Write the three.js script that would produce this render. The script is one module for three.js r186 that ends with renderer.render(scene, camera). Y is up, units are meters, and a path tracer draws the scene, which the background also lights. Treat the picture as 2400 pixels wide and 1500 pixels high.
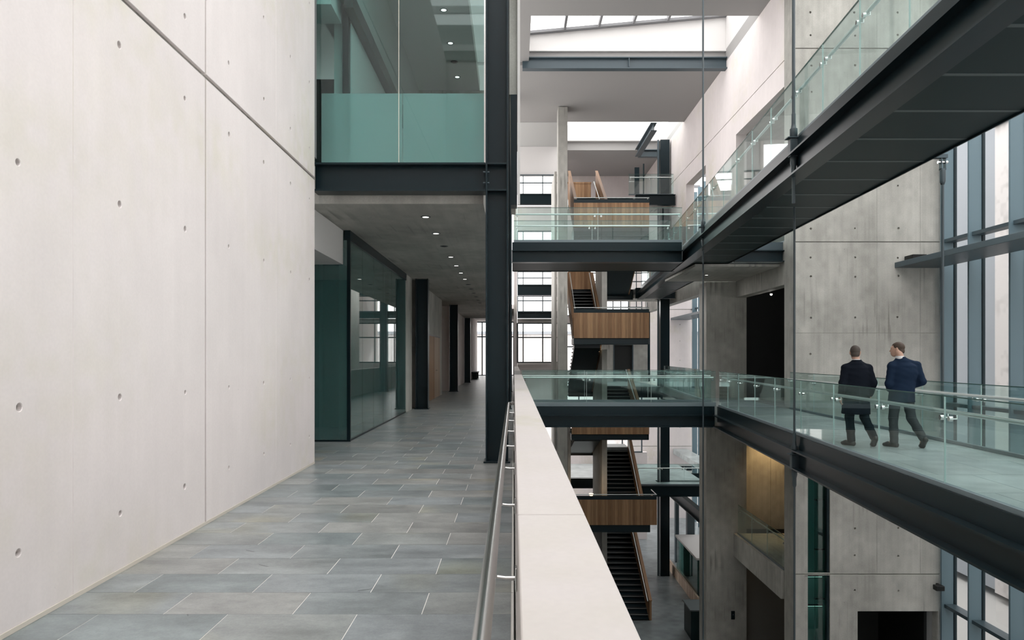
import * as THREE from 'three';
import { mergeGeometries, mergeVertices } from 'three/addons/utils/BufferGeometryUtils.js';
import { RoundedBoxGeometry } from 'three/addons/geometries/RoundedBoxGeometry.js';
import { MarchingCubes } from 'three/addons/objects/MarchingCubes.js';
import { RectAreaLightUniformsLib } from 'three/addons/lights/RectAreaLightUniformsLib.js';
RectAreaLightUniformsLib.init();

// ---------------------------------------------------------------- camera, sky, exposure
const scene = new THREE.Scene();
const renderer = new THREE.WebGLRenderer({ antialias: true });
renderer.toneMapping = THREE.LinearToneMapping;
renderer.toneMappingExposure = 1.0;
renderer.shadowMap.enabled = true;
const FOCAL = 1640;                                        // pixels of a 2400 x 1500 frame
const camera = new THREE.PerspectiveCamera(2 * Math.atan(750 / FOCAL) * 180 / Math.PI, 1.6, 0.05, 400);
camera.position.set(0, 1.56, 0);
camera.setViewOffset(2400, 1500, -4, -86, 2400, 1500);     // shifted lens: verticals stay upright
scene.background = new THREE.Color(1.0, 0.972, 0.966);      // even overcast sky
scene.backgroundIntensity = 3.55;

// ---------------------------------------------------------------- helpers (x right, y up, d = metres in front of the camera, z = -d)
let seed = 7;
const rnd = () => { seed = (seed * 1664525 + 1013904223) >>> 0; return seed / 4294967296; };
const rr = (a, b) => a + (b - a) * rnd();
const taken = {};
function numbered(n) { const k = (taken[n] = (taken[n] ?? -1) + 1); return k ? n + '_' + String(k).padStart(3, '0') : n; }
function meta(o, label, category, group, kind) {
  if (label) o.userData.label = label;
  if (category) o.userData.category = category;
  if (group) o.userData.group = group;
  if (kind) o.userData.kind = kind;
  return o;
}
// a thing: a Group at its base; its parts are given in scene coordinates (x, y, d)
function thing(name, label, category, [x, y, d] = [0, 0, 0], group) {
  const o = new THREE.Group(); o.name = numbered(name); o.position.set(x, y, -d); scene.add(o);
  return meta(o, label, category, group);
}
function struct(name, label, category, p) { const o = thing(name, label, category, p); o.userData.kind = 'structure'; return o; }
function part(parent, name, geo, mat, label) {
  if (Array.isArray(geo)) geo = merge(geo);
  if (parent.isGroup && !parent.userData.local) { geo = geo.clone(); geo.translate(-parent.position.x, -parent.position.y, -parent.position.z); }
  const m = new THREE.Mesh(geo, mat); m.name = name; m.castShadow = m.receiveShadow = true; parent.add(m);
  if (label) m.userData.label = label;
  return m;
}
// a sub-part: geometry in the same coordinates as its part
function sub(p, name, geo, mat, label) { 
  const root = p.parent; if (root.isGroup && !root.userData.local) { geo = geo.clone(); geo.translate(-root.position.x, -root.position.y, -root.position.z); }
  const m = new THREE.Mesh(geo, mat); m.name = name; m.castShadow = m.receiveShadow = true; p.add(m); if (label) m.userData.label = label; return m;
}
function merge(list) {
  return mergeGeometries(list.map((g) => { g = g.index ? g.toNonIndexed() : g.clone(); for (const k of Object.keys(g.attributes)) if (!['position', 'normal', 'uv'].includes(k)) g.deleteAttribute(k); return g; }));
}
function worldUV(g, ox = 0, oy = 0) {                       // uv in metres by the way each face points
  g = g.index ? g.toNonIndexed() : g;
  const p = g.attributes.position, n = g.attributes.normal, uv = new Float32Array(p.count * 2);
  for (let i = 0; i < p.count; i++) {
    const ax = Math.abs(n.getX(i)), ay = Math.abs(n.getY(i)), az = Math.abs(n.getZ(i));
    let u, v;
    if (ax >= ay && ax >= az) { u = p.getZ(i); v = p.getY(i); } else if (ay >= az) { u = p.getX(i); v = p.getZ(i); } else { u = p.getX(i); v = p.getY(i); }
    uv[2 * i] = u + ox; uv[2 * i + 1] = v + oy;
  }
  g.setAttribute('uv', new THREE.BufferAttribute(uv, 2));
  return g;
}
// box between x0..x1, y0..y1, d0..d1
function box(x0, x1, y0, y1, d0, d1, bevel = 0) {
  const w = Math.abs(x1 - x0), h = Math.abs(y1 - y0), l = Math.abs(d1 - d0);
  const g = bevel ? new RoundedBoxGeometry(w, h, l, 1, Math.min(bevel, w / 2.1, h / 2.1, l / 2.1)) : new THREE.BoxGeometry(w, h, l);
  g.translate((x0 + x1) / 2, (y0 + y1) / 2, -(d0 + d1) / 2);
  return worldUV(g, 0, 0);
}
// local box centred in x, y, z
const lbox = (x0, x1, y0, y1, z0, z1, b = 0) => box(x0, x1, y0, y1, -z0, -z1, b);
// a prism over a plan polygon [[x, d], ...] from y0 to y1
function prism(pts, y0, y1) {
  const s = new THREE.Shape(pts.map(([x, d]) => new THREE.Vector2(x, d)));
  const g = new THREE.ExtrudeGeometry(s, { depth: y1 - y0, bevelEnabled: false });
  g.rotateX(-Math.PI / 2); g.translate(0, y0, 0);           // shape y (= d) becomes -z
  return worldUV(g);
}
// a prism over a profile in the (d, y) plane between x0 and x1
function sideProfile(pts, x0, x1) {
  const s = new THREE.Shape(pts.map(([d, y]) => new THREE.Vector2(d, y)));
  const g = new THREE.ExtrudeGeometry(s, { depth: x1 - x0, bevelEnabled: false });
  g.rotateY(Math.PI / 2); g.translate(x0, 0, 0);            // shape x (= d) becomes -z, depth becomes x
  return worldUV(g);
}
// steel H section along local x from 0 to len, top at y = 0, centred on z = 0
function hLocal(len, h, b, tf, tw) {
  const s = new THREE.Shape();
  const P = [[-b / 2, 0], [-b / 2, -tf], [-tw / 2, -tf], [-tw / 2, -h + tf], [-b / 2, -h + tf], [-b / 2, -h], [b / 2, -h], [b / 2, -h + tf], [tw / 2, -h + tf], [tw / 2, -tf], [b / 2, -tf], [b / 2, 0]];
  P.forEach(([x, y], i) => (i ? s.lineTo(x, y) : s.moveTo(x, y)));
  s.closePath();
  const g = new THREE.ExtrudeGeometry(s, { depth: len, bevelEnabled: true, bevelSize: 0.004, bevelThickness: 0.004, bevelSegments: 1, bevelOffset: -0.004 });
  g.rotateY(Math.PI / 2);
  return worldUV(g);
}
// place local-x geometry between two plan points at height y
function along(g, x0, d0, x1, d1, y) { g = g.clone(); g.rotateY(Math.atan2(d1 - d0, x1 - x0)); g.translate(x0, y, -d0); return g; }
const H = (x0, d0, x1, d1, y, h, b, tf = 0.025, tw = 0.018) => along(hLocal(Math.hypot(x1 - x0, d1 - d0), h, b, tf, tw), x0, d0, x1, d1, y);
function bar(x0, d0, x1, d1, y0, y1, w, off = 0) {          // flat bar along a plan line, w thick, shifted by off to its right-hand side
  return along(lbox(0, Math.hypot(x1 - x0, d1 - d0), 0, y1 - y0, off - w / 2, off + w / 2), x0, d0, x1, d1, y0);
}
function tube(a, b, r, seg = 12) {                          // straight round bar between two [x, y, d]
  const A = new THREE.Vector3(a[0], a[1], -a[2]), B = new THREE.Vector3(b[0], b[1], -b[2]), L = A.distanceTo(B);
  const g = new THREE.CylinderGeometry(r, r, L, seg); g.translate(0, L / 2, 0);
  g.applyQuaternion(new THREE.Quaternion().setFromUnitVectors(new THREE.Vector3(0, 1, 0), B.clone().sub(A).normalize()));
  g.translate(A.x, A.y, A.z); return g;
}
function sweep(pts, r, seg = 10, n = 24) { return new THREE.TubeGeometry(new THREE.CatmullRomCurve3(pts.map(([x, y, d]) => new THREE.Vector3(x, y, -d)), false, 'catmullrom', 0.1), n, r, seg); }
function lathe(pts, x, y, d, seg = 20) { const g = new THREE.LatheGeometry(pts.map(([r, h]) => new THREE.Vector2(r, h)), seg); g.translate(x, y, -d); return g; }

// ---------------------------------------------------------------- computed textures
function noiseField(S) {                                    // tiling value noise
  const tables = {};
  return (x, y, px, py, s = 0) => {                         // px, py cells across the tile
    const key = px + '_' + py + '_' + s;
    let t = tables[key];
    if (!t) { let q = (px * 73856093) ^ (py * 19349663) ^ (s * 83492791) ^ S; t = tables[key] = new Float32Array(px * py); for (let i = 0; i < t.length; i++) { q = (Math.imul(q, 1664525) + 1013904223) >>> 0; t[i] = ((q >>> 8) & 0xffff) / 65535; } }
    x *= px; y *= py; const ix = Math.floor(x), iy = Math.floor(y); let fx = x - ix, fy = y - iy; fx = fx * fx * (3 - 2 * fx); fy = fy * fy * (3 - 2 * fy);
    const a = ix % px, b = (ix + 1) % px, c = (iy % py) * px, e = ((iy + 1) % py) * px;
    return (t[c + a] * (1 - fx) + t[c + b] * fx) * (1 - fy) + (t[e + a] * (1 - fx) + t[e + b] * fx) * fy;
  };
}
function texture(N, size, fn, srgb = true) {                // fn(u, v) -> [r, g, b] 0..255; size = metres across
  const data = new Uint8Array(N * N * 4);
  for (let j = 0, o = 0; j < N; j++) for (let i = 0; i < N; i++, o += 4) { const c = fn(i / N, j / N); data[o] = c[0]; data[o + 1] = c[1]; data[o + 2] = c[2]; data[o + 3] = 255; }
  const t = new THREE.DataTexture(data, N, N); t.wrapS = t.wrapT = THREE.RepeatWrapping; t.magFilter = THREE.LinearFilter; t.minFilter = THREE.LinearMipmapLinearFilter; t.generateMipmaps = true;
  t.repeat.set(1 / size, 1 / size); if (srgb) t.colorSpace = THREE.SRGBColorSpace; t.needsUpdate = true; return t;
}
const cl = (v) => Math.max(0, Math.min(255, v));
// pale fair-faced concrete: faint cloudy patches, vertical pour streaks, pin holes
const n1 = noiseField(11), n2 = noiseField(29), n3 = noiseField(53), n4 = noiseField(97);
const texPale = texture(1024, 5, (u, v) => {
  const cloud = n1(u, v, 5, 4) * 0.5 + n1(u, v, 13, 9, 1) * 0.3 + n1(u, v, 41, 31, 2) * 0.2, streak = n2(u, v, 60, 3) * 0.6 + n2(u, v, 170, 5, 1) * 0.4, grain = n3(u, v, 400, 400);
  let k = 240 + (cloud - 0.5) * 16 + (streak - 0.5) * 4 + (grain - 0.5) * 4;
  const stain = Math.max(0, n1(u, v, 3, 7, 5) - 0.58) * 44 * n3(u, v, 50, 40, 4);
  const pin = n3(u, v, 300, 300, 9) * n3(u, v, 37, 37, 8) > 0.93 ? 26 : 0;
  return [cl(k - pin - stain * 0.6), cl(k - 1 - pin - stain * 0.5), cl(k - 1 - pin - stain * 1.2)];
});
// weathered grey concrete
const texGrey = texture(1024, 5.3, (u, v) => {
  const cloud = n4(u, v, 4, 4) * 0.45 + n4(u, v, 11, 9, 1) * 0.3 + n4(u, v, 33, 27, 2) * 0.25, streak = n2(u, v, 44, 3, 7) * 0.55 + n2(u, v, 130, 4, 8) * 0.45, grain = n3(u, v, 380, 380, 3);
  let k = 214 + (cloud - 0.5) * 74 + (streak - 0.5) * 17 + (grain - 0.5) * 12;
  const drip = Math.max(0, n2(u, v, 90, 5, 4) - 0.72) * Math.max(0, n4(u, v, 7, 6, 6) - 0.35) * 330;
  const pin = n3(u, v, 260, 260, 9) * n3(u, v, 31, 31, 8) > 0.88 ? 40 : 0;
  k -= drip + pin;
  return [cl(k), cl(k - 1), cl(k - 5)];
});
// slate: cloudy cleft surface with sparse darker and rusty veins
const slateV = (u, v) => {
  const w = n1(u, v, 6, 6, 21) * 0.16, a = n4(u, v, 8, 12, 22) * 0.5 + n4(u, v, 27, 43, 23) * 0.3 + n4(u, v, 90, 140, 24) * 0.2;
  const vein = Math.abs(((u * 2 + v * 5 + w * 9) % 1) - 0.5), band = n2(u, v, 5, 30, 25);
  return { a, vein: vein < 0.012 && n1(u, v, 9, 9, 26) > 0.82 ? 1 : 0, band, rust: Math.max(0, n1(u, v, 4, 5, 27) - 0.66) };
};
const texSlate = texture(1024, 3.1, (u, v) => { const s = slateV(u, v), g = n3(u, v, 420, 420, 28); const k = 205 + (s.a - 0.5) * 70 + (s.band - 0.5) * 26 + (g - 0.5) * 16 - s.vein * 60; return [cl(k + s.rust * 60), cl(k + s.rust * 34), cl(k - s.rust * 30)]; });
const texSlateBump = texture(512, 3.1, (u, v) => { const s = slateV(u, v), k = 130 + (s.a - 0.5) * 150 - s.vein * 90; return [cl(k), cl(k), cl(k)]; }, false);
const texOak = texture(512, 1.6, (u, v) => { const strip = n2(u, v, 24, 1, 31), fine = n2(u, v, 200, 6, 32), k = 214 + (strip - 0.5) * 44 + (fine - 0.5) * 40; return [cl(k), cl(k - 3 - (1 - strip) * 10), cl(k - 8 - (1 - strip) * 16)]; });
const texFloor = texture(512, 6, (u, v) => { const k = 210 + (n1(u, v, 5, 6, 41) - 0.5) * 60 + (n4(u, v, 22, 26, 42) - 0.5) * 36 + (n3(u, v, 200, 200, 43) - 0.5) * 12; return [cl(k), cl(k), cl(k)]; });
const texMottle = texture(512, 9, (u, v) => { const b = Math.max(0, n4(u, v, 9, 9, 51) * n4(u, v, 40, 40, 52) - 0.3) * 45, k = 240 - b; return [cl(k), cl(k - 2), cl(k - 2)]; });

// ---------------------------------------------------------------- materials
const std = (r, g, b, roughness, extra = {}) => new THREE.MeshStandardMaterial({ color: new THREE.Color().setRGB(r, g, b), roughness, ...extra });
const dull = (r, g, b, roughness, spec, extra = {}) => new THREE.MeshPhysicalMaterial({ color: new THREE.Color().setRGB(r, g, b), roughness, specularIntensity: spec, ...extra });
const M = {
  pale: std(0.87, 0.81, 0.80, 0.75, { map: texPale }),
  paleEdge: std(0.62, 0.57, 0.5, 0.8),
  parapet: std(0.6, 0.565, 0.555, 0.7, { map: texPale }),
  grey: std(0.6, 0.59, 0.567, 0.72, { map: texGrey }),
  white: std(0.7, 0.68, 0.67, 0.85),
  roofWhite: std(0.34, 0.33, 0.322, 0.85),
  shoe: std(0.15, 0.19, 0.21, 0.4),
  steel: dull(0.0065, 0.0165, 0.0215, 0.3, 0.5),
  steelLight: std(0.05, 0.075, 0.09, 0.4),
  fin: std(0.12, 0.185, 0.22, 0.45),
  stainless: std(0.62, 0.62, 0.61, 0.24, { metalness: 1 }),
  chrome: std(0.75, 0.75, 0.74, 0.12, { metalness: 1 }),
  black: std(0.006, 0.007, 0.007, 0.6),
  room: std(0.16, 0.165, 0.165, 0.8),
  shadeBlack: std(0.022, 0.023, 0.024, 0.8),  // near-black colour standing in for the shade of an unlit room
  tread: std(0.028, 0.032, 0.034, 0.5),
  nosing: std(0.2, 0.21, 0.21, 0.45),
  oak: std(0.44, 0.27, 0.15, 0.55, { map: texOak }),
  oakPale: std(0.62, 0.5, 0.4, 0.55, { map: texOak }),
  grout: std(0.72, 0.71, 0.68, 0.9),
  ground: std(0.34, 0.385, 0.4, 0.3, { map: texFloor }),
  bridgeFloor: std(0.46, 0.52, 0.52, 0.36, { map: texFloor }),
  soffit: dull(0.0055, 0.0185, 0.021, 0.45, 0.4),
  soffitStrip: std(0.07, 0.09, 0.095, 0.45),
  glass: new THREE.MeshPhysicalMaterial({ color: new THREE.Color().setRGB(0.865, 0.94, 0.93), roughness: 0.02, transmission: 1, thickness: 0, ior: 1.5 }),
  glassClear: new THREE.MeshPhysicalMaterial({ color: new THREE.Color().setRGB(0.95, 0.97, 0.96), roughness: 0.02, transmission: 1, thickness: 0, ior: 1.5 }),
  glassTeal: new THREE.MeshPhysicalMaterial({ color: new THREE.Color().setRGB(0.45, 0.66, 0.62), roughness: 0.03, transmission: 1, thickness: 0, ior: 1.55 }),
  glassTealLight: new THREE.MeshPhysicalMaterial({ color: new THREE.Color().setRGB(0.7, 0.855, 0.84), roughness: 0.02, transmission: 1, thickness: 0, ior: 1.5 }),
  glassFrost: new THREE.MeshPhysicalMaterial({ color: new THREE.Color().setRGB(0.8, 0.865, 0.88), roughness: 0.35, transmission: 0.68, thickness: 0, ior: 1.5 }),
  glassWall: new THREE.MeshPhysicalMaterial({ color: new THREE.Color().setRGB(0.44, 0.66, 0.65), roughness: 0.02, transmission: 0.88, thickness: 0, ior: 2.0 }),
  tealBoard: std(0.24, 0.36, 0.36, 0.6),
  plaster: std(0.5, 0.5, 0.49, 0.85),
  bar: std(0.22, 0.22, 0.23, 0.6),
  satin: std(0.72, 0.76, 0.75, 0.38, { metalness: 1 }),
  steelRod: std(0.045, 0.062, 0.072, 0.35),
  edgeLight: std(0.42, 0.52, 0.51, 0.3),
  bridgeSlabs: [[0.5, 0.56, 0.56], [0.53, 0.585, 0.58], [0.475, 0.54, 0.545]].map((c) => std(...c, 0.36, { map: texFloor })),
  glassEdge: std(0.05, 0.11, 0.1, 0.25),
  pavement: std(0.42, 0.41, 0.4, 0.9),
  outWhite: std(0.72, 0.695, 0.685, 0.9, { map: texMottle }),
  outGrey: std(0.34, 0.36, 0.39, 0.9),
};
const slateTones = [[0.395, 0.427, 0.432], [0.363, 0.4, 0.41], [0.41, 0.437, 0.432], [0.437, 0.448, 0.437], [0.32, 0.368, 0.378], [0.384, 0.421, 0.437]];
const slate = slateTones.map((c) => std(...c, 0.33, { map: texSlate, bumpMap: texSlateBump, bumpScale: 0.002 }));
const lampGlow = (r, g, b, k) => new THREE.MeshStandardMaterial({ color: 0x111111, emissive: new THREE.Color().setRGB(r, g, b), emissiveIntensity: k, roughness: 0.5 });

// ================================================================ THE SETTING
const U0 = 5.15, GROUND = -10.2, ROOF = 13.3, WINX = 12.83;
// a panel outlined in its own plane (u, v), with round tie holes and rectangular openings
function panel(u0, u1, v0, v1, depth, holes = [], r = 0.022, cuts = []) {
  const s = new THREE.Shape([[u0, v0], [u1, v0], [u1, v1], [u0, v1]].map(([x, y]) => new THREE.Vector2(x, y)));
  for (const [x, y] of holes) if (!cuts.some(([a, b, c, e]) => x > a - 0.1 && x < b + 0.1 && y > c - 0.1 && y < e + 0.1) && x > u0 + r && x < u1 - r && y > v0 + r && y < v1 - r) { const p = new THREE.Path(); p.absarc(x, y, r * rr(0.8, 1.1), 0, Math.PI * 2, true); s.holes.push(p); }
  for (const [a, b, c, e] of cuts) s.holes.push(new THREE.Path([[a, c], [a, e], [b, e], [b, c]].map(([x, y]) => new THREE.Vector2(x, y))));
  return new THREE.ExtrudeGeometry(s, { depth, bevelEnabled: true, bevelSize: 0.004, bevelOffset: -0.004, bevelThickness: 0.004, bevelSegments: 1, curveSegments: 7 });
}
// --- left wall: pale concrete panels with recessed joints and tie holes
{
  const w = struct('wall_left', 'tall pale fair-faced concrete wall with tie holes beside the slate walkway', 'wall', [-2.773, 0, 0]);
  w.userData.local = true; w.rotation.y = Math.PI / 2 + 0.0134;
  const us = [4.0, 5.05, 6.08, 7.05, 8.07, 9.08, 9.96], vs = [0.43, 1.26, 2.66, 3.8, 4.52, 5.46, 6.6, 7.5], holes = [];
  for (const u of us) for (const v of vs) holes.push([u + rr(-0.01, 0.01), v + rr(-0.012, 0.012)]);
  part(w, 'backing', lbox(-7, 10.22, 0, ROOF, -0.45, -0.034), M.grey);
  const ue = [-7, -3.5, 2.5, 4.5, 6.5, 8.5, 10.23], gap = [0, 0.014, 0.014, 0.0012, 0.014, 0.0012, 0], ve = [0, 4.165, 8.33, ROOF];   // formwork joints are hairlines, the main joints wide
  for (let i = 0; i < 6; i++) for (let j = 0; j < 3; j++) {
    const g = panel(ue[i] + gap[i], ue[i + 1] - gap[i + 1], ve[j] + (j ? 0.021 : 0), ve[j + 1] - (j < 2 ? 0.021 : 0), 0.026, holes, 0.023);
    g.translate(0, 0, -0.03); part(w, 'concrete_panel', g, M.pale);
  }
  // shallow board joints left by the formwork
  part(w, 'sealant_strip', lbox(-7, 10.22, 0.001, 0.03, 0.001, 0.006), M.paleEdge);
}
// --- walkway floor: slate in half bond; the rows that can be told apart are laid stone by stone
{
  const f = struct('floor', 'grey-blue slate paving of the long walkway', 'floor', [0, 0, 0]);
  part(f, 'slab', [box(-6.3, 0.0, -0.55, -0.0016, -7, 4.6275), box(-6.3, 0.0, -0.55, -0.0016, 4.6345, 58), box(-3.05, 0.2, -0.9, -0.56, -7, 58)], M.grout);
  const P = 0.783, R = 0.3917, far = [[], [], []];
  const cuts = (odd, x0, x1) => { const xs = [x0]; for (let n = -9; n < 3; n++) { const x = (odd ? -0.558 : -0.948) + P * n; if (x > x0 + 0.04 && x < x1 - 0.04) xs.push(x); } xs.push(x1); return xs; };
  for (let i = -28; i < 138; i++) {
    const d = 3.848 + R * i, near = i >= -6 && i < 42, left = d > 10.1 ? -6.2 : -2.95 - (d < 0 ? 0.1 : 0), xs = cuts(i & 1, left, -0.014);
    for (let k = 0; k + 1 < xs.length; k++) {
      const g = box(xs[k] + 0.0026, xs[k + 1] - 0.0026, -0.02, rr(-0.0004, 0.0008), d + 0.0012, d + R - 0.0012), uv = g.attributes.uv, ox = rr(0, 3), oy = rr(0, 3), turn = rnd() < 0.5 ? -1 : 1;
      for (let q = 0; q < uv.count; q++) uv.setXY(q, turn * uv.getX(q) + ox, turn * uv.getY(q) + oy);
      const tone = Math.floor(rnd() * 6);
      if (near && xs[k + 1] > -3.3) part(f, 'slate_tile', g, slate[tone]); else far[tone % 3].push(g);
    }
  }
  far.forEach((l, i) => meta(part(f, 'slate_paving', l, slate[i]), null, null, null, 'stuff'));
}
// --- parapet between walkway and atrium
{
  const w = struct('wall_parapet', 'pale concrete parapet with a flat top along the walkway edge', 'parapet', [0.12, 0, 0]);
  for (const [a, b] of [[-6.9, 2.216], [2.224, 10.9], [10.906, 19.5], [24.6, 36]]) {
    part(w, 'parapet_segment', box(0.012, 0.227, 0.06, 1.06, a, b, 0.006), M.parapet);
    part(w, 'plinth', box(0.04, 0.215, -0.9, 0.058, a, b), M.grey);
  }
}
// --- wall under the walkway and the ground floor
{
  const w = struct('wall_below', 'concrete wall under the walkway facing the atrium', 'wall', [0.1, GROUND, 10]);
  part(w, 'concrete_panel', box(-0.2, 0.2, GROUND, -0.92, -7, 36), M.grey);
  const g = struct('floor_ground', 'polished dark grey stone floor at the bottom of the atrium', 'floor', [6, GROUND, 20]);
  part(g, 'slab', box(-6, 13, GROUND - 0.4, GROUND, -7, 52), M.ground);
}
// --- corridor ceiling: concrete slab, bulkhead and downlights
{
  const c = struct('ceiling', 'raw concrete slab ceiling over the corridor', 'ceiling', [-1.6, 3.88, 20]);
  part(c, 'slab', box(-6.3, -0.46, 3.88, 4.5, 10.62, 42.2), M.grey);
  const b = struct('trim_bulkhead', 'pale plastered bulkhead box above the glazed room entrance', 'bulkhead', [-4, 3.25, 11.5]);
  part(b, 'box', box(-6, -3.13, 3.25, 3.875, 10.3, 12.84), M.white);
}
// --- far left side of the corridor
{
  const w = struct('wall_corridor', 'concrete wall with doorways along the far left of the corridor', 'wall', [-3.05, 0, 30]);
  part(w, 'pilaster', box(-3.5, -3.02, 0, 3.88, 19.62, 20.75), M.grey);
  part(w, 'lintel', box(-3.45, -2.95, 2.34, 3.88, 21.2, 28.7), M.grey);
  part(w, 'pier', [box(-3.45, -2.95, 0, 2.34, 21.2, 24.2), box(-3.45, -2.95, 0, 2.34, 27.9, 28.7)], M.grey);
  part(w, 'pier', box(-3.5, -2.95, 0, 3.88, 32, 41.6), M.pale);
  part(w, 'pier', box(-3.5, -2.95, 0, 5.2, 42.4, 56.5), M.pale);
  part(w, 'niche_back', box(-3.6, -3.4, 0, 3.88, 28.7, 32), M.oak);
  part(w, 'side_wall', [box(-6.5, -6.3, 0, 4, 10, 58), box(-6.3, -3.2, 0, 3.85, 19.7, 19.9), box(-6.3, -2.96, 0, 3.88, 10.0, 10.22)], M.room);
}
// --- end windows of the corridor
function facade(name, label, x0, x1, y0, y1, d, xs, ys, t, mat, glass, deep = 0.14) {
  const w = struct(name, label, 'window', [(x0 + x1) / 2, y0, d]);
  for (const x of xs) part(w, 'mullion', box(x - t / 2, x + t / 2, y0, y1, d - deep, d), mat);
  for (const y of ys) part(w, 'transom', box(x0, x1, y - t / 2, y + t / 2, d - deep + 0.01, d - 0.005), mat);
  for (let i = 0; i + 1 < xs.length; i++) for (let j = 0; j + 1 < ys.length; j++) {
    const g = new THREE.PlaneGeometry(xs[i + 1] - xs[i] - t, ys[j + 1] - ys[j] - t); g.translate((xs[i] + xs[i + 1]) / 2, (ys[j] + ys[j + 1]) / 2, -(d - 0.05)); part(w, 'pane', g, glass);
  }
  return w;
}
facade('window_1', 'tall bright window closing the far end of the corridor', -3.2, 0, 0, 4.4, 57.8, [-3.1, -2.6, -2.2, -1.4, -0.6, 0], [0.02, 3.2, 4.4], 0.09, M.steel, M.glassClear);
{
  const c = struct('ceiling_far', 'pale ceiling at the bright far end of the corridor', 'ceiling', [-1.6, 4.4, 50]);
  part(c, 'slab', box(-3.6, 0, 4.45, 4.7, 42.2, 58), M.white);
}
// --- rear facade of the atrium, storey by storey
const LB = [0.22, 0.52, 1.6, 2.72], LD = 38.7;
facade('window_2', 'large rear window of the walkway level left of the stairs', 0.2, 2.74, 1.22, 3.42, LD, LB, [1.25, 2.62, 3.4], 0.06, M.steel, M.glassClear);
facade('window_3', 'low rear window strip one storey up, left of the concrete pier', 0.2, 2.74, 4.02, 4.92, LD, LB, [4.05, 4.65, 4.9], 0.05, M.steelLight, M.glassClear);
facade('window_4', 'rear window with many transoms above the gallery beam, left of the pier', 0.2, 2.74, 5.5, 8.5, LD, LB, [5.52, 5.9, 6.25, 6.6, 6.95, 7.9, 8.48], 0.045, M.steelLight, M.glassClear);
facade('window_5', 'uppermost rear window strip left of the pier', 0.2, 2.74, 10.5, 11.6, LD, LB, [10.52, 11.15, 11.58], 0.045, M.steelLight, M.glassClear);
facade('window_11', 'rear window left of the stairs one storey below', 0.2, 2.74, -3.6, -0.95, LD, LB, [-3.58, -0.97], 0.06, M.steelLight, M.glassClear);
facade('window_12', 'far gridded rear window above the walkway level behind the stairs', 2.74, 8.3, 4.2, 8.9, 45.2, [2.8, 3.4, 3.9, 4.4, 4.9, 5.4, 5.9, 6.4, 6.9, 7.4, 7.9, 8.25], [4.22, 4.75, 5.3, 5.85, 6.4, 6.95, 7.5, 8.05, 8.88], 0.055, M.steelLight, M.glassClear);
facade('window_13', 'far rear window behind the stairs at walkway level', 2.74, 8.3, 0.6, 3.7, 45.2, [2.8, 4.0, 5.3, 8.25], [0.62, 2.2, 3.68], 0.07, M.steelLight, M.glassClear);
facade('window_14', 'far rear window below the walkway level behind the stairs', 2.74, 8.3, -4.6, -0.9, 45.2, [2.8, 4.2, 5.6, 7.0, 8.25], [-4.58, -0.92], 0.07, M.steelLight, M.glassClear);
{
  const w = struct('wall_rear', 'concrete bands between the rear windows', 'wall', [4, 0, 45.4]);
  for (const [a, b] of [[-0.9, 0.6], [3.7, 4.2], [8.9, ROOF], [GROUND, -4.6]]) part(w, 'concrete_band', box(2.6, 8.6, a, b, 45.1, 45.5), M.pale);
  for (const [a, b, m] of [[-0.95, 1.22, M.pale], [3.42, 3.66, M.pale], [7.2, 7.88, M.pale], [8.5, 9.88, M.pale], [GROUND, -3.6, M.pale], [11.6, ROOF, M.white]]) part(w, 'concrete_band', box(0.2, 2.74, a, b, LD + 0.02, LD + 0.3), m);
  for (const [a, b] of [[3.67, 4.01], [4.93, 5.49], [9.9, 10.49]]) part(w, 'spandrel_beam', H(0.21, LD - 0.25, 2.73, LD - 0.25, b, b - a, 0.26, 0.03, 0.02), M.steel);
  part(w, 'window_sill', box(0.2, 2.74, 1.12, 1.22, LD - 0.5, LD), M.pale); part(w, 'cross_wall', box(2.74, 2.9, -0.3, 9.6, LD, 45.3), M.pale);
  part(w, 'return_wall', box(0.0, 0.19, 0, ROOF, LD, 58), M.pale);
  // rear wall at walkway level with a dark doorway behind the right-hand flights
  part(w, 'concrete_pier', box(5.35, 6.25, 0, 3.7, 43.9, 44.2), M.grey);
  part(w, 'concrete_pier', box(7.5, 8.4, 0, 3.7, 43.9, 44.2), M.grey);
  part(w, 'door_head', box(6.25, 7.5, 2.35, 3.7, 43.9, 44.2), M.grey);
  const far = struct('wall_far', 'sunlit pale concrete wall at the far right end of the atrium', 'wall', [11, GROUND, 51]);
  const holes = []; for (const x of [9.6, 10.9, 12.1]) for (const y of [-8, -6.7, -3.6, -2.2, 1.3, 2.7, 3.9, 6.3]) holes.push([x, y]);
  for (const [a, b] of [[GROUND, -4.98], [-4.94, 4.98], [5.02, ROOF]]) { const g = panel(8.5, 12.95, a, b, 0.05, holes, 0.04); g.translate(0, 0, -51); part(far, 'concrete_panel', g, M.pale); }
  part(far, 'backing', box(8.4, 13, GROUND, ROOF, 51, 51.4), M.grey);
  const dr = struct('door_1', 'doorway filled with black for its shade, with a grey head panel behind the stairs', 'door', [6.9, 0, 44.1]);
  part(dr, 'shade_fill', box(6.25, 7.5, 0, 2.35, 44.05, 44.3), M.black);  // black slab in place of the darkness inside the doorway
  part(dr, 'door_frame', [box(6.25, 6.31, 0, 2.35, 43.86, 44.04), box(7.44, 7.5, 0, 2.35, 43.86, 44.04), box(6.25, 7.5, 2.29, 2.35, 43.86, 44.04)], M.steelLight);
}
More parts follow.
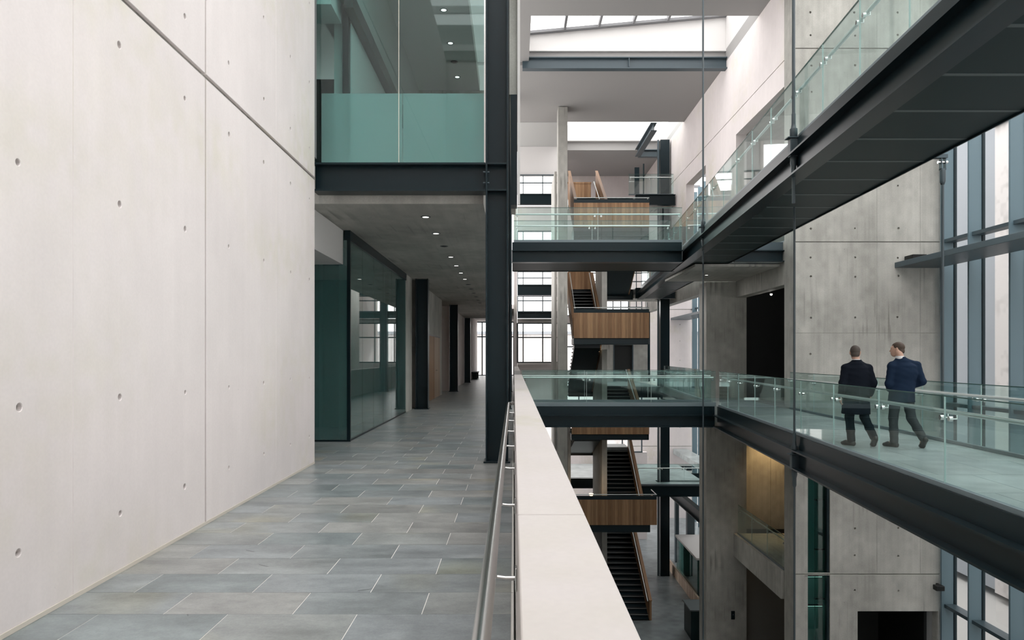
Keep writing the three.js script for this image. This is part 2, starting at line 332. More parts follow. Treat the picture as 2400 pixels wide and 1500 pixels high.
// --- right-hand block: front wall of weathered concrete, its side with the storeyed openings
{
  const w = struct('wall_right', 'tall weathered concrete wall with tie holes behind the two walking men', 'wall', [10.6, GROUND, 21]);
  const holes = []; for (const x of [8.92, 10.23, 11.53]) for (const y of [-8.7, -7.4, -5.46, -4.41, -3.59, -2.2, -0.9, 0.6, 1.65, 2.74, 3.97, 4.53, 5.41, 6.69, 8.1, 9.5, 10.3, 11.2, 11.9]) holes.push([x + rr(-0.02, 0.02), y + rr(-0.015, 0.015)]);
  for (const [a, b] of [[GROUND, -4.98], [-4.955, 4.99], [5.015, 10.8], [10.825, ROOF]]) {
    const cuts = a === GROUND ? [[8.72, 9.49, GROUND + 0.02, b - 0.02], [10.32, 12.74, GROUND + 0.01, -6.08]] : a < 0 ? [[8.72, 9.49, a + 0.02, -1.3]] : [];
    const xe = a === GROUND ? [8.46, WINX] : [8.46, 10.9, 12.2, WINX], ye = a === -4.955 ? [a, 2.27, b] : a === 5.015 ? [a, 8.05, b] : [a, b];
    for (let i = 0; i + 1 < xe.length; i++) for (let j = 0; j + 1 < ye.length; j++) { const g = panel(xe[i] + (i ? 0.002 : 0), xe[i + 1] - (i + 2 < xe.length ? 0.002 : 0), ye[j] + (j ? 0.002 : 0), ye[j + 1] - (j + 2 < ye.length ? 0.002 : 0), 0.05, holes, 0.032, i || j ? [] : cuts); g.translate(0, 0, -21.05); part(w, 'concrete_panel', g, M.grey); }
  }
  const bk = panel(8.47, WINX, GROUND, ROOF, 0.25, [], 0.03, [[8.72, 9.49, GROUND + 0.02, -1.3], [10.32, 12.74, GROUND + 0.01, -6.08]]); bk.translate(0, 0, -21.31); part(w, 'backing', bk, M.grey);
  const s = struct('wall_side', 'long concrete side wall of the atrium with openings at every storey', 'wall', [8.6, GROUND, 30]);
  const X0 = 8.45, X1 = 8.85;
  part(s, 'corner_pier', box(X0, X1, GROUND, ROOF, 21.06, 21.85), M.grey);
  part(s, 'lintel', box(X0, X1, 3.81, 5.15, 21.86, 26.6), M.grey);
  part(s, 'pillar', box(7.32, 8.85, GROUND, 4.4, 26.6, 27.6), M.grey);
  part(s, 'spandrel', box(X0, X1, -1.0, -0.02, 21.86, 26.6), M.grey);
  part(s, 'upper_wall', box(X0, X1, 10.83, ROOF, 21.86, 45), M.pale);
  part(s, 'upper_wall', [box(X0, X1, 10.0, 10.8, 21.86, 45), box(X0, X1, 5.16, 10.0, 26.6, 30.8), box(X0, X1, 5.16, 10.0, 34.3, 45)], M.pale);
  part(s, 'upper_wall', box(X0, X1, 4.4, 5.14, 27.6, 45), M.grey);
  part(s, 'upper_wall_core', box(X0 + 0.05, X1, 10.79, 10.84, 21.86, 45), M.grey);
  const r = struct('wall_rooms', 'dark inner walls of the rooms in the concrete block, one room painted black for its shade', 'wall', [11, GROUND, 24]);
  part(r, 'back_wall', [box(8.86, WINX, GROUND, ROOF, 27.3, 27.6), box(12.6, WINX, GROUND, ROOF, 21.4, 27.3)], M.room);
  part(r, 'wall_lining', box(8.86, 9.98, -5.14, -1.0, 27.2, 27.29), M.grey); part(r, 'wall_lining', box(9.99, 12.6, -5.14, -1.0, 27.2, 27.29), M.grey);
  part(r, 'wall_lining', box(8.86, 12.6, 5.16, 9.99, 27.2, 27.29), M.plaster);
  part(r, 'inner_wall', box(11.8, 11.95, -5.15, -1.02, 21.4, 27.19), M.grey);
  part(r, 'shade_lining', [box(11.9, 12.05, -0.02, 4.3, 21.95, 27.1), box(8.86, 11.9, -0.02, 4.3, 27.1, 27.2), box(8.86, 11.9, -0.02, 4.3, 21.86, 21.95), box(8.86, 11.9, 4.25, 4.3, 21.95, 27.1)], M.shadeBlack);  // room surfaces coloured near black so the unlit doorway looks dark
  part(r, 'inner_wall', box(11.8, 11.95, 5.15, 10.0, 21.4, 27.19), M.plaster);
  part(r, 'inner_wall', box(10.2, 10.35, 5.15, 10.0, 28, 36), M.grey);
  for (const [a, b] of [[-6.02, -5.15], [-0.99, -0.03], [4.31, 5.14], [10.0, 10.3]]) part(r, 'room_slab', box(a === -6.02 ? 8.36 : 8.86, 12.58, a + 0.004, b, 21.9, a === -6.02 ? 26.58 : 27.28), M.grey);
}
// --- roof with its skylights
{
  const r = struct('ceiling_roof', 'white plastered roof soffit between the skylights', 'ceiling', [4, ROOF, 25]);
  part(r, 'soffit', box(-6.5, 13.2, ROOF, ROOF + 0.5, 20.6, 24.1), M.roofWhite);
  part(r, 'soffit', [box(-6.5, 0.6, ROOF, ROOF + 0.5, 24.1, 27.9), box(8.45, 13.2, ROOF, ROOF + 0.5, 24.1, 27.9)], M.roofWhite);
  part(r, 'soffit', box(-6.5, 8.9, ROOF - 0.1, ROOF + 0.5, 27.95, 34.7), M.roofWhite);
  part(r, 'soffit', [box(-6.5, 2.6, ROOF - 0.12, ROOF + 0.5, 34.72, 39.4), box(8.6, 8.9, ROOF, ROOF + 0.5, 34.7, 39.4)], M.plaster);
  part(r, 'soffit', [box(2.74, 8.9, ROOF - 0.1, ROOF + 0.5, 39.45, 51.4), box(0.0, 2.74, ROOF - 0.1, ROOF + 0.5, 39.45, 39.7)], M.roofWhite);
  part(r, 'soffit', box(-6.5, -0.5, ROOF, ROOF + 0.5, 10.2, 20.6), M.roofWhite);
  part(r, 'edge_upstand', box(-6.5, 13.2, ROOF, ROOF + 1.4, -7.3, -6.9), M.roofWhite);
  // skylight wells
  const k = struct('skylight_1', 'large skylight with slim glazing bars and white upstands', 'skylight', [4.5, ROOF, 26]);
  const wedge = (x0, x1, y0, d0, d1) => { const s = new THREE.Shape([[x0, y0], [x1, y0], [x1, slope(x1)], [x0, slope(x0)]].map(([x, y]) => new THREE.Vector2(x, y))), g = new THREE.ExtrudeGeometry(s, { depth: d1 - d0, bevelEnabled: false }); g.translate(0, 0, -d1); return g; };
  const slope = (x) => 14.42 + 0.09 * x, lean = Math.atan(0.09);
  part(k, 'upstand', wedge(0.5, 8.6, ROOF + 0.5, 27.9, 28.1), M.white);
  part(k, 'upstand', wedge(0.4, 0.6, ROOF + 0.5, 24.1, 27.89), M.white);
  part(k, 'upstand', wedge(8.45, 8.6, ROOF + 0.5, 24.1, 27.89), M.white);
  part(k, 'ledge', box(0.6, 8.45, ROOF + 0.42, ROOF + 0.49, 27.83, 27.94), M.white);
  { const g = lbox(0, 8.14, -0.1, 0.0, -0.09, 0.09); g.rotateZ(lean); g.translate(0.5, slope(0.5), -27.8); part(k, 'curb', g, M.bar); }
  for (let i = 0; i < 6; i++) part(k, 'glazing_bar', box(2.02 + i * 1.36 - 0.045, 2.02 + i * 1.36 + 0.045, slope(2.02 + i * 1.36) - 0.14, slope(2.02 + i * 1.36) + 0.06, 23.9, 27.7), M.bar);
  for (let i = 0; i < 6; i++) { const a = i ? 2.02 + (i - 1) * 1.36 + 0.045 : 0.5, b = i < 5 ? 2.02 + i * 1.36 - 0.045 : 8.55, g = new THREE.PlaneGeometry(b - a, 4.1); g.rotateX(Math.PI / 2); g.rotateZ(lean); g.translate((a + b) / 2, slope((a + b) / 2) + 0.04, -26); part(k, 'pane', g, M.glassClear); }
  const k2 = struct('skylight_2', 'second skylight farther back behind the roof soffit', 'skylight', [5.5, ROOF, 37]);
  part(k2, 'upstand', [box(2.5, 8.7, ROOF + 0.5, 14.6, 39.4, 39.6), box(8.6, 8.75, ROOF + 0.5, 14.6, 34.7, 39.5)], M.white);
  part(k2, 'ledge', box(2.6, 8.6, ROOF + 0.36, ROOF + 0.5, 39.2, 39.42), M.white);
  const g2 = new THREE.PlaneGeometry(6.2, 5); g2.rotateX(Math.PI / 2); g2.translate(5.6, 14.6, -37.1); part(k2, 'pane', g2, M.glassClear);
  const k4 = struct('skylight_4', 'unseen narrow glass roof strip added along the far window wall for its light', 'skylight', [11, ROOF, 39]);  // out of view, added to brighten the far wall, kiosk and lower storey
  for (let d = 28.2; d < 51.4; d += 3.05) part(k4, 'glazing_bar', box(8.9, 13.2, ROOF + 0.2, ROOF + 0.4, d - 0.04, d + 0.04), M.bar);
  { const g = new THREE.PlaneGeometry(4.2, 23.6); g.rotateX(Math.PI / 2); g.translate(11.05, ROOF + 0.42, -39.5); part(k4, 'pane', g, M.glassClear); }
  // glass roof over the front of the atrium
  const k3 = struct('skylight_3', 'wide glass roof over the front of the atrium', 'skylight', [5, ROOF + 0.6, 7]);
  for (let d = -6.9; d < 21; d += 3.05) part(k3, 'rafter', box(-3.3, 13.2, ROOF + 0.35, ROOF + 0.6, d - 0.05, d + 0.05), M.white);
  for (let x = -3.3; x < 13.3; x += 4.1) part(k3, 'glazing_bar', box(x - 0.03, x + 0.03, ROOF + 0.5, ROOF + 0.62, -6.9, 20.6), M.white);
  for (let i = 0; i < 4; i++) { const g = new THREE.PlaneGeometry(4.04, 27.5); g.rotateX(Math.PI / 2); g.translate(-3.3 + 4.1 * (i + 0.5), ROOF + 0.64, -6.85); part(k3, 'pane', g, M.glassClear); }
}
// --- wall behind the viewpoint; its unseen window is added and sized for the light
{
  const w = struct('wall_back', 'concrete wall closing the walkway behind the viewpoint', 'wall', [-3, 0, -7]);
  part(w, 'concrete_panel', box(-6.5, 4.5, GROUND, ROOF, -7.3, -7), M.pale);
  part(w, 'concrete_panel', box(4.5, 13.2, GROUND, -0.7, -7.3, -7), M.pale);
  part(w, 'concrete_panel', box(4.5, 13.2, 8.2, ROOF, -7.3, -7), M.pale);
  const xs = [4.56, 6.62, 8.68, 10.74, 12.8];
  facade('window_10', 'unseen window added behind the viewpoint to light the front of the atrium', 4.5, 12.83, -0.7, 8.2, -7.0, xs, [-0.65, U0, 8.15], 0.1, M.steelLight, M.glassClear);
}
// --- window wall on the right: deep fins, glass and transoms
{
  const w = struct('window_6', 'tall window wall with deep blue-grey fins on the right side', 'window', [WINX, GROUND, 20]);
  const fins = [20.85, 19.6, 17.97, 16.5, 15, 13.5, 12, 10.5, 9, 7.5, 6, 4.5, 3, 1.5, 0, -1.5, -3, -4.5, -6];
  const outer = WINX + 0.28;
  fins.forEach((d, i) => {
    part(w, 'fin', box(WINX - 0.1, WINX + 0.26, GROUND, ROOF, d - 0.035, d + 0.035, 0.008), M.fin);
    part(w, 'mullion', box(WINX + 0.26, WINX + 0.34, GROUND, ROOF, d - 0.06, d + 0.06), M.steel);
    if (i + 1 < fins.length) for (const [a, b] of [[GROUND, -5.9], [-5.8, 0.1], [0.2, 4.95], [5.05, ROOF]]) {
      const e = fins[i + 1], g = new THREE.PlaneGeometry(d - e - 0.12, b - a); g.rotateY(-Math.PI / 2); g.translate(outer, (a + b) / 2, -(d + e) / 2); part(w, 'pane', g, M.glassClear);
    }
    if (i + 1 < fins.length && d > 4) for (const y of [-5.85, 0.15, 5.0]) part(w, 'transom', box(WINX - 0.02, WINX + 0.3, y - 0.05, y + 0.05, fins[i + 1] + 0.036, d - 0.036), M.steelLight);
  });
  // the stretch beyond the concrete block
  for (let d = 28.2; d < 51; d += 1.55) { part(w, 'fin', box(WINX - 0.1, WINX + 0.26, GROUND, ROOF, d - 0.035, d + 0.035), M.fin); }
  for (const y of [-5.85, 0.15, 5.0]) part(w, 'transom', box(WINX + 0.1, WINX + 0.3, y - 0.05, y + 0.05, 27.7, 51), M.steelLight);
  const g = new THREE.PlaneGeometry(23.3, ROOF - GROUND); g.rotateY(-Math.PI / 2); g.translate(outer, (ROOF + GROUND) / 2, -39.35); part(w, 'pane', g, M.glassClear);
  const sh = thing('light_shelf', 'dark steel light shelf running along the window wall above the two men', 'light shelf', [12.1, 4.2, 14]);
  part(sh, 'plate', box(11.42, WINX - 0.11, 4.22, 4.38, 0, 20.98, 0.01), M.steelLight);
  part(sh, 'bracket', box(11.7, 12.1, 4.385, 4.56, 20.5, 20.95), M.black);
  const sh2 = thing('light_shelf', 'distant steel light shelf at the far blue-grey fins', 'light shelf', [12.1, 4.2, 42]);
  part(sh2, 'plate', box(11.42, WINX - 0.11, 4.22, 4.38, 28, 50.9, 0.01), M.steelLight);
}
// --- what stands outside the windows
{
  const o = struct('ground_outside', 'pale paved ground outside the building', 'ground', [20, GROUND - 0.4, 30]);
  part(o, 'paving', [box(13.3, 70, GROUND - 0.6, GROUND - 0.4, -40, 120), box(-50, 13.3, GROUND - 0.6, GROUND - 0.4, 52, 120)], M.pavement);
  const b1 = thing('building', 'white rendered building outside the window wall', 'building', [26, GROUND, 24]);
  part(b1, 'wall', box(24, 34, GROUND, 13, -5, 34.9), M.outWhite);
  part(b1, 'roof', box(23.8, 34.2, 13, 13.4, -5.2, 34.92), M.outGrey);
  const b2 = thing('building', 'block outside coloured grey as the shaded face of the white building', 'building', [26, GROUND, 45]);
  part(b2, 'wall', box(24.3, 36, GROUND, 13.5, 34.95, 42), M.outGrey);  // shade of the white building's other face, put into a darker wall colour
  part(b2, 'roof', box(24.1, 36.2, 13.5, 13.9, 34.95, 42.2), M.outWhite);
  const b3 = thing('building', 'low pale building seen through the rear windows', 'building', [0, GROUND, 78]);
  part(b3, 'wall', box(-24, 20, GROUND, 4.0, 76, 84), M.outWhite);
  part(b3, 'roof', box(-24.2, 20.2, 4.0, 4.3, 75.8, 84.2), M.outGrey);
}

// ================================================================ STEEL FRAME
// H column: two flanges running in depth, a web set back between them, a base plate
function hColumn(label, x0, x1, d, y0, y1, stiff = [], group) {
  const t = thing('steel_column', label, 'column', [(x0 + x1) / 2, y0, d + 0.15], group);
  part(t, 'flange', box(x0, x0 + 0.026, y0 + 0.025, y1, d, d + 0.3, 0.004), M.steel);
  part(t, 'flange', box(x1 - 0.026, x1, y0 + 0.025, y1, d, d + 0.3, 0.004), M.steel);
  part(t, 'web', box(x0 + 0.026, x1 - 0.026, y0 + 0.025, y1, d + 0.14, d + 0.16), M.steel);
  part(t, 'base_plate', box(x0 - 0.03, x1 + 0.03, y0, y0 + 0.025, d - 0.03, d + 0.33, 0.004), M.steel);
  for (const y of stiff) part(t, 'stiffener', box(x0 + 0.026, x1 - 0.026, y - 0.012, y + 0.012, d + 0.01, d + 0.135, 0.004), M.steel);
  return t;
}
{
  const c = hColumn('nearest dark steel H column standing on the slate beside the handrail', -0.413, -0.08, 10.27, 0, ROOF, [4.4, 4.01, 8.9, 8.5]);
  for (const y of [4.12, 4.28]) part(c, 'bolt', tube([-0.45, y, 10.31], [-0.36, y, 10.31], 0.014, 6), M.steelLight);
  hColumn('second dark steel H column along the atrium edge, behind the nearest one', -0.413, -0.08, 20.8, 0, ROOF);
  hColumn('third dark steel H column along the atrium edge, far down the walkway', -0.413, -0.08, 31.2, 0, ROOF);
  hColumn('dark steel column on the left of the corridor just past the glazed room', -2.92, -2.55, 20.8, 0, 3.88);
  hColumn('dark steel column on the left of the corridor past the timber doors', -2.86, -2.5, 31.2, 0, 3.88);
  hColumn('farthest dark steel column on the left of the corridor by the bright end', -2.95, -2.6, 41.85, 0, 3.88);
  const b = thing('steel_beam', 'dark steel beam carrying the glazed upper room over the corridor', 'beam', [-1.65, 3.996, 10.42]);
  part(b, 'beam', H(-2.95, 10.42, -0.42, 10.42, 4.415, 0.419, 0.28, 0.028, 0.02), M.steel);
}
{
  // upper atrium: roof beams, tall white post and wall edge beside the columns
  const b = thing('steel_beam', 'steel beam with a centre stiffener under the far edge of the large skylight', 'beam', [4.5, 12.98, 27.8]);
  part(b, 'beam', H(0.35, 27.8, 8.44, 27.8, 13.42, 0.46, 0.3, 0.04, 0.02), M.steelLight);
  part(b, 'stiffener', box(4.55, 4.58, 13.03, 13.38, 27.66, 27.78), M.steelLight);
  const b2 = thing('steel_beam', 'steel roof beam slanting toward the rear across the second skylight', 'beam', [6.95, 12.8, 37]);
  part(b2, 'beam', H(6.95, 34.72, 6.95, 39.2, 13.18, 0.42, 0.3, 0.04, 0.03), M.steelLight);
  const b3 = thing('steel_beam', 'short steel beam at the rear edge of the second skylight', 'beam', [7.4, 12.8, 39.3]);
  part(b3, 'beam', H(7.0, 39.25, 8.44, 39.25, 13.15, 0.4, 0.3, 0.04, 0.03), M.steelLight);
  const w = struct('wall_upper', 'grey concrete wall edge with a white corner trim beside the nearest steel column', 'wall', [-0.02, 3.95, 15]);
  part(w, 'concrete_panel', box(-0.07, 0.055, 5.7, ROOF, 11.05, 20.4), M.grey);
  part(w, 'corner_trim', box(0.06, 0.1, 3.95, ROOF, 11, 11.04), M.white);
  part(w, 'dark_rail', box(-0.045, 0.055, 3.95, 5.69, 11.02, 11.3), M.steel);
}
// slim far columns on the gallery side
{
  const t = thing('steel_column', 'tall dark steel column right of the staircase reaching from ground to roof', 'column', [8.11, GROUND, 37.5]);
  part(t, 'shaft', box(7.87, 8.36, GROUND, ROOF - 0.1, 37.5, 37.9, 0.01), M.steel);
  part(t, 'side_flange', box(7.72, 7.8, GROUND, ROOF - 0.1, 37.55, 37.65), M.steelLight);
  const u = thing('steel_column', 'thin dark steel column at the rear wall left of the tall one', 'column', [8.55, 0, 44.3]);
  part(u, 'shaft', box(8.42, 8.62, 0, 5, 44.2, 44.4, 0.01), M.steel);
}

// ================================================================ UPPER ROOM BEHIND GLASS
{
  const g = struct('window_7', 'green-tinted glass front of the upper room above the steel beam', 'window', [-1.65, 4.415, 10.4]);
  part(g, 'pane', box(-2.95, -1.712, 4.42, 9.0, 10.4, 10.415), M.glassTealLight);
  part(g, 'pane', box(-1.704, -0.43, 4.42, 9.0, 10.4, 10.415), M.glassTealLight);
  part(g, 'joint_strip', box(-1.713, -1.703, 4.42, 9.0, 10.398, 10.417), M.paleEdge);
  part(g, 'edge_strip', box(-0.44, -0.418, 4.42, 9.0, 10.39, 10.42), M.stainless);
  const r = struct('wall_upper_room', 'pale walls of the upper room seen through the green glass', 'wall', [-2.6, 4.5, 14]);
  part(r, 'bulkhead', box(-3.2, -2.5, 7.2, 8.6, 10.6, 18.5), M.plaster);
  part(r, 'dark_trim', box(-2.62, -2.48, 6.95, 7.19, 10.8, 18.5), M.steel);
  part(r, 'side_wall', box(-2.9, -2.62, 4.5, 6.94, 11.3, 18.5), M.white);
  part(r, 'end_wall', box(-3.2, -0.45, 4.5, 8.6, 18.5, 18.7), M.grey);
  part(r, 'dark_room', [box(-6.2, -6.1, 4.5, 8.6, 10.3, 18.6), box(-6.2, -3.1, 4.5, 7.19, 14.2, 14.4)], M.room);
  part(r, 'soffit_box', box(-6, -2.74, 6.85, 7.18, 10.5, 11.12), M.white);
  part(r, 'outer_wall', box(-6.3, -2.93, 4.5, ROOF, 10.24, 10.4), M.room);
  const c = struct('ceiling_upper', 'plain ceiling of the upper room with small downlights', 'ceiling', [-1.7, 8.6, 14]);
  part(c, 'slab', box(-6.3, -0.9, 8.61, 8.9, 10.45, 18.7), M.plaster);
  const p = thing('steel_post', 'dark steel post inside the upper room behind the glass', 'post', [-2.67, 4.5, 11.2]);
  part(p, 'shaft', box(-2.73, -2.63, 4.5, 7.18, 11.15, 11.27, 0.005), M.steel);
  const b = thing('glass_balustrade', 'frosted green glass balustrade inside the upper room above the steel beam', 'balustrade', [-1.65, 4.5, 10.75]);
  part(b, 'glass_panel', box(-2.95, -1.71, 4.5, 5.6, 10.74, 10.755), M.glassFrost);
  part(b, 'glass_panel', box(-1.7, -0.45, 4.5, 5.6, 10.74, 10.755), M.glassFrost);
  const s = thing('screen', 'tall dark green panel standing behind the frosted balustrade', 'screen', [-0.7, 4.5, 12]);
  part(s, 'panel', box(-0.86, -0.5, 4.6, 5.95, 12, 12.06, 0.01), M.tealBoard);
  part(s, 'foot', box(-0.8, -0.55, 4.5, 4.599, 11.95, 12.12), M.steel);
}

// ================================================================ GLAZED ROOM BESIDE THE CORRIDOR
{
  const g = struct('window_8', 'reflective teal glass wall of the room left of the corridor', 'window', [-3.04, 0, 16]);
  for (let i = 0; i < 6; i++) { const a = 12.92 + i * 1.115; part(g, 'glass_panel', box(-3.045, -3.03, 0.03, 3.7, a + 0.006, a + 1.109), M.glassWall); }
  part(g, 'head_trim', box(-3.1, -3.0, 3.7, 3.878, 12.84, 19.6), M.steel);
  part(g, 'sill_trim', box(-3.07, -3.015, 0.001, 0.03, 12.9, 19.6), M.steel);
  part(g, 'corner_mullion', box(-3.06, -3.0, 0.001, 3.7, 12.84, 12.9), M.steel);
  part(g, 'glass_panel', box(-6, -3.062, 0.03, 3.24, 12.86, 12.875), M.glassWall);
  part(g, 'glass_panel', box(-3.128, -3.062, 3.24, 3.7, 12.86, 12.875), M.glassWall);
  part(g, 'sill_trim', box(-6, -3.06, 0.001, 0.03, 12.84, 12.9), M.steel);
  const w = struct('wall_glazed_room', 'dim back wall inside the glazed room', 'wall', [-4.4, 0, 16]);
  part(w, 'wall_lining', box(-3.66, -3.6, 0.001, 3.87, 12.95, 19.6), M.tealBoard);
  part(w, 'wall_lining', box(-6, -3.3, 0.001, 3.87, 13.2, 13.26), M.tealBoard);
}
// timber doors and niche on the left of the corridor
{
  const d = struct('door_2', 'pair of timber doors in the corridor between two steel columns', 'door', [-3, 0, 26]);
  part(d, 'door_leaf', box(-3.0, -2.94, 0.01, 2.3, 24.25, 26.0, 0.004), M.oak);
  part(d, 'door_leaf', box(-3.0, -2.94, 0.01, 2.3, 26.03, 27.85, 0.004), M.oakPale);
  part(d, 'door_handle', [tube([-2.94, 1.05, 26.3], [-2.88, 1.05, 26.3], 0.012, 8), tube([-2.885, 1.05, 26.3], [-2.885, 1.05, 26.44], 0.012, 8)], M.stainless);
  part(d, 'door_frame', [box(-2.97, -2.93, 0, 2.34, 24.17, 24.24), box(-2.97, -2.93, 2.3, 2.34, 24.25, 27.86)], M.steel);
  const b = thing('bench', 'small black bench at the foot of the white wall near the corridor end', 'bench', [-2.7, 0, 50]);
  part(b, 'seat', box(-2.94, -2.5, 0.42, 0.5, 48.5, 51, 0.02), M.black);
  part(b, 'leg', box(-2.9, -2.55, 0, 0.42, 48.7, 48.8), M.black); part(b, 'leg', box(-2.9, -2.55, 0, 0.42, 50.7, 50.8), M.black);
}

// ================================================================ HANDRAIL ON THE PARAPET
{
  const h = thing('handrail', 'brushed stainless steel handrail fixed along the parapet beside the walkway', 'handrail', [-0.074, 0.92, 4]);
  part(h, 'rail', sweep([[-0.074, 0.92, -3.5], [-0.074, 0.92, 3], [-0.074, 0.92, 9.3], [-0.074, 0.92, 9.5], [-0.05, 0.92, 9.62], [0.012, 0.92, 9.66]], 0.0225, 20, 60), M.stainless);
  for (let d = -2.2; d < 9.3; d += 1.12) {
    const b = part(h, 'bracket', sweep([[-0.074, 0.905, d], [-0.074, 0.862, d], [-0.06, 0.842, d], [-0.03, 0.838, d], [0.006, 0.838, d]], 0.0075, 10, 20), M.stainless);
    sub(b, 'wall_plate', box(0.004, 0.0115, 0.8, 0.876, d - 0.02, d + 0.02, 0.003), M.stainless);
  }
}

// ================================================================ BRIDGES
const L1 = (d) => 4.28 + 0.0957 * d, R1 = (d) => 7.35 + 0.046 * d;      // lower bridge edges
const L2 = (d) => 3.785 + 0.076 * d, R2 = (d) => 5.72 + 0.049 * d;      // upper bridge edges
const U = 5.15;
function balustrade(label, [x0, d0], [x1, d1], y, { h = 1.1, joints = null, pitch = 1.5, side = 1, rail = 0.9, group, shoe = 0.06, glass = M.glass } = {}) {
  const t = thing('glass_balustrade', label, 'balustrade', [(x0 + x1) / 2, y, (d0 + d1) / 2], group);
  const L = Math.hypot(x1 - x0, d1 - d0), put = (g) => along(g, x0, d0, x1, d1, y);
  const J = joints ?? Array.from({ length: Math.max(1, Math.round(L / pitch)) + 1 }, (_, i, a) => i * L / Math.max(1, Math.round(L / pitch)));
  part(t, 'base_shoe', put(lbox(0, L, 0, shoe, -0.035, 0.035, 0.004)), M.shoe);
  for (let i = 0; i + 1 < J.length; i++) {
    const p = part(t, 'glass_panel', put(lbox(J[i] + 0.006, J[i + 1] - 0.006, shoe, h - 0.014, -0.008, 0.008)), glass);
    sub(p, 'top_edge', put(lbox(J[i] + 0.006, J[i + 1] - 0.006, h - 0.014, h, -0.009, 0.009)), M.glassEdge);
    if (i) sub(p, 'side_edge', put(lbox(J[i] - 0.004, J[i] + 0.004, shoe, h - 0.014, -0.009, 0.009)), M.edgeLight);
  }
  if (rail) {
    const off = side * 0.085;
    part(t, 'handrail', put((() => { const g = new THREE.CylinderGeometry(0.026, 0.026, L - 0.1, 16); g.rotateZ(Math.PI / 2); g.translate(L / 2, rail, off); return g; })()), M.satin);
    for (let i = 0; i < J.length; i++) for (const s of [-1, 1]) {
      const x = J[i] + s * 0.1; if (x < 0.05 || x > L - 0.05) continue;
      const disc = new THREE.CylinderGeometry(0.03, 0.03, 0.04, 14); disc.rotateX(Math.PI / 2); disc.translate(x, rail - 0.07, side * 0.012);
      const arm = new THREE.CylinderGeometry(0.009, 0.009, 0.085, 8); arm.rotateX(Math.PI / 2); arm.translate(x, rail - 0.07, off * 0.52);
      const up = new THREE.CylinderGeometry(0.009, 0.009, 0.055, 8); up.translate(x, rail - 0.045, off);
      part(t, 'bracket', put(merge([disc, arm, up])), M.chrome);
    }
  }
  return t;
}
// edge of a bridge: toe plate with an H girder below it
function edge(t, x0, d0, x1, d1, y) {
  part(t, 'toe_plate', bar(x0, d0, x1, d1, y - 0.26, y + 0.0, 0.02), M.steel);
  part(t, 'girder', H(x0, d0, x1, d1, y - 0.262, 0.38, 0.3, 0.03, 0.02), M.steel);
}
{
  // lower side bridge with the two men
  const t = thing('footbridge', 'lower side footbridge of pale slabs on dark girders, where two men walk', 'footbridge', [6.4, -0.65, 12]);
  edge(t, L1(-6.9), -6.9, L1(21.9), 21.9, 0);
  part(t, 'toe_plate', bar(R1(-6.9), -6.9, R1(20.9), 20.9, -0.65, 0, 0.02), M.steel);
  part(t, 'deck', prism([[L1(-6.9) + 0.02, -6.9], [R1(-6.9) - 0.02, -6.9], [R1(20.8) - 0.02, 20.8], [L1(21.85) + 0.02, 21.85]], -0.5, -0.022), M.soffit);
  const rows = 17, step = 1.235;
  for (let i = -6; i < rows; i++) for (let j = 0; j < 3; j++) {
    const a = 0.6 + i * step + 0.004, b = 0.6 + (i + 1) * step - 0.004, fr = (d, k) => L1(d) + 0.02 + (R1(d) - L1(d) - 0.04) * k, k0 = (j + (i & 1 ? 0.5 : 0)) / 3, k1 = (j + 1 + (i & 1 ? 0.5 : 0)) / 3;
    const q = i & 1 && j === 2 ? 1 : k1, g = (ka, kb) => prism([[fr(a, ka) + 0.003, a], [fr(a, kb) - 0.003, a], [fr(b, kb) - 0.003, b], [fr(b, ka) + 0.003, b]], -0.022, 0);
    part(t, 'paving_slab', g(k0, q), M.bridgeSlabs[(i * 3 + j * 5 + 18) % 3]);
    if (i & 1 && j === 0) part(t, 'paving_slab', g(0, k0), M.bridgeSlabs[(i + 6) % 3]);
  }
  const Ld = Math.hypot(1, 0.0957), start = -6.6;
  const js = [0, ...[-4.43, -2.6, -0.78, 1.05, 2.87, 4.69, 6.5, 8.32, 10.16, 11.98, 13.76, 15.6, 17.4, 19.2, 20.6].map((d) => (d - start) * Ld), (21.84 - start) * Ld];
  balustrade('long glass balustrade with steel handrail on the inner edge of the lower side bridge', [L1(start) + 0.05, start], [L1(21.84) + 0.05, 21.84], 0, { joints: js, side: 1 });
  balustrade('glass balustrade with dark handrail behind the two men on the outer bridge edge', [R1(-6.6) - 0.05, -6.6], [R1(20.9) - 0.05, 20.9], 0, { pitch: 1.85, side: -1 });
}
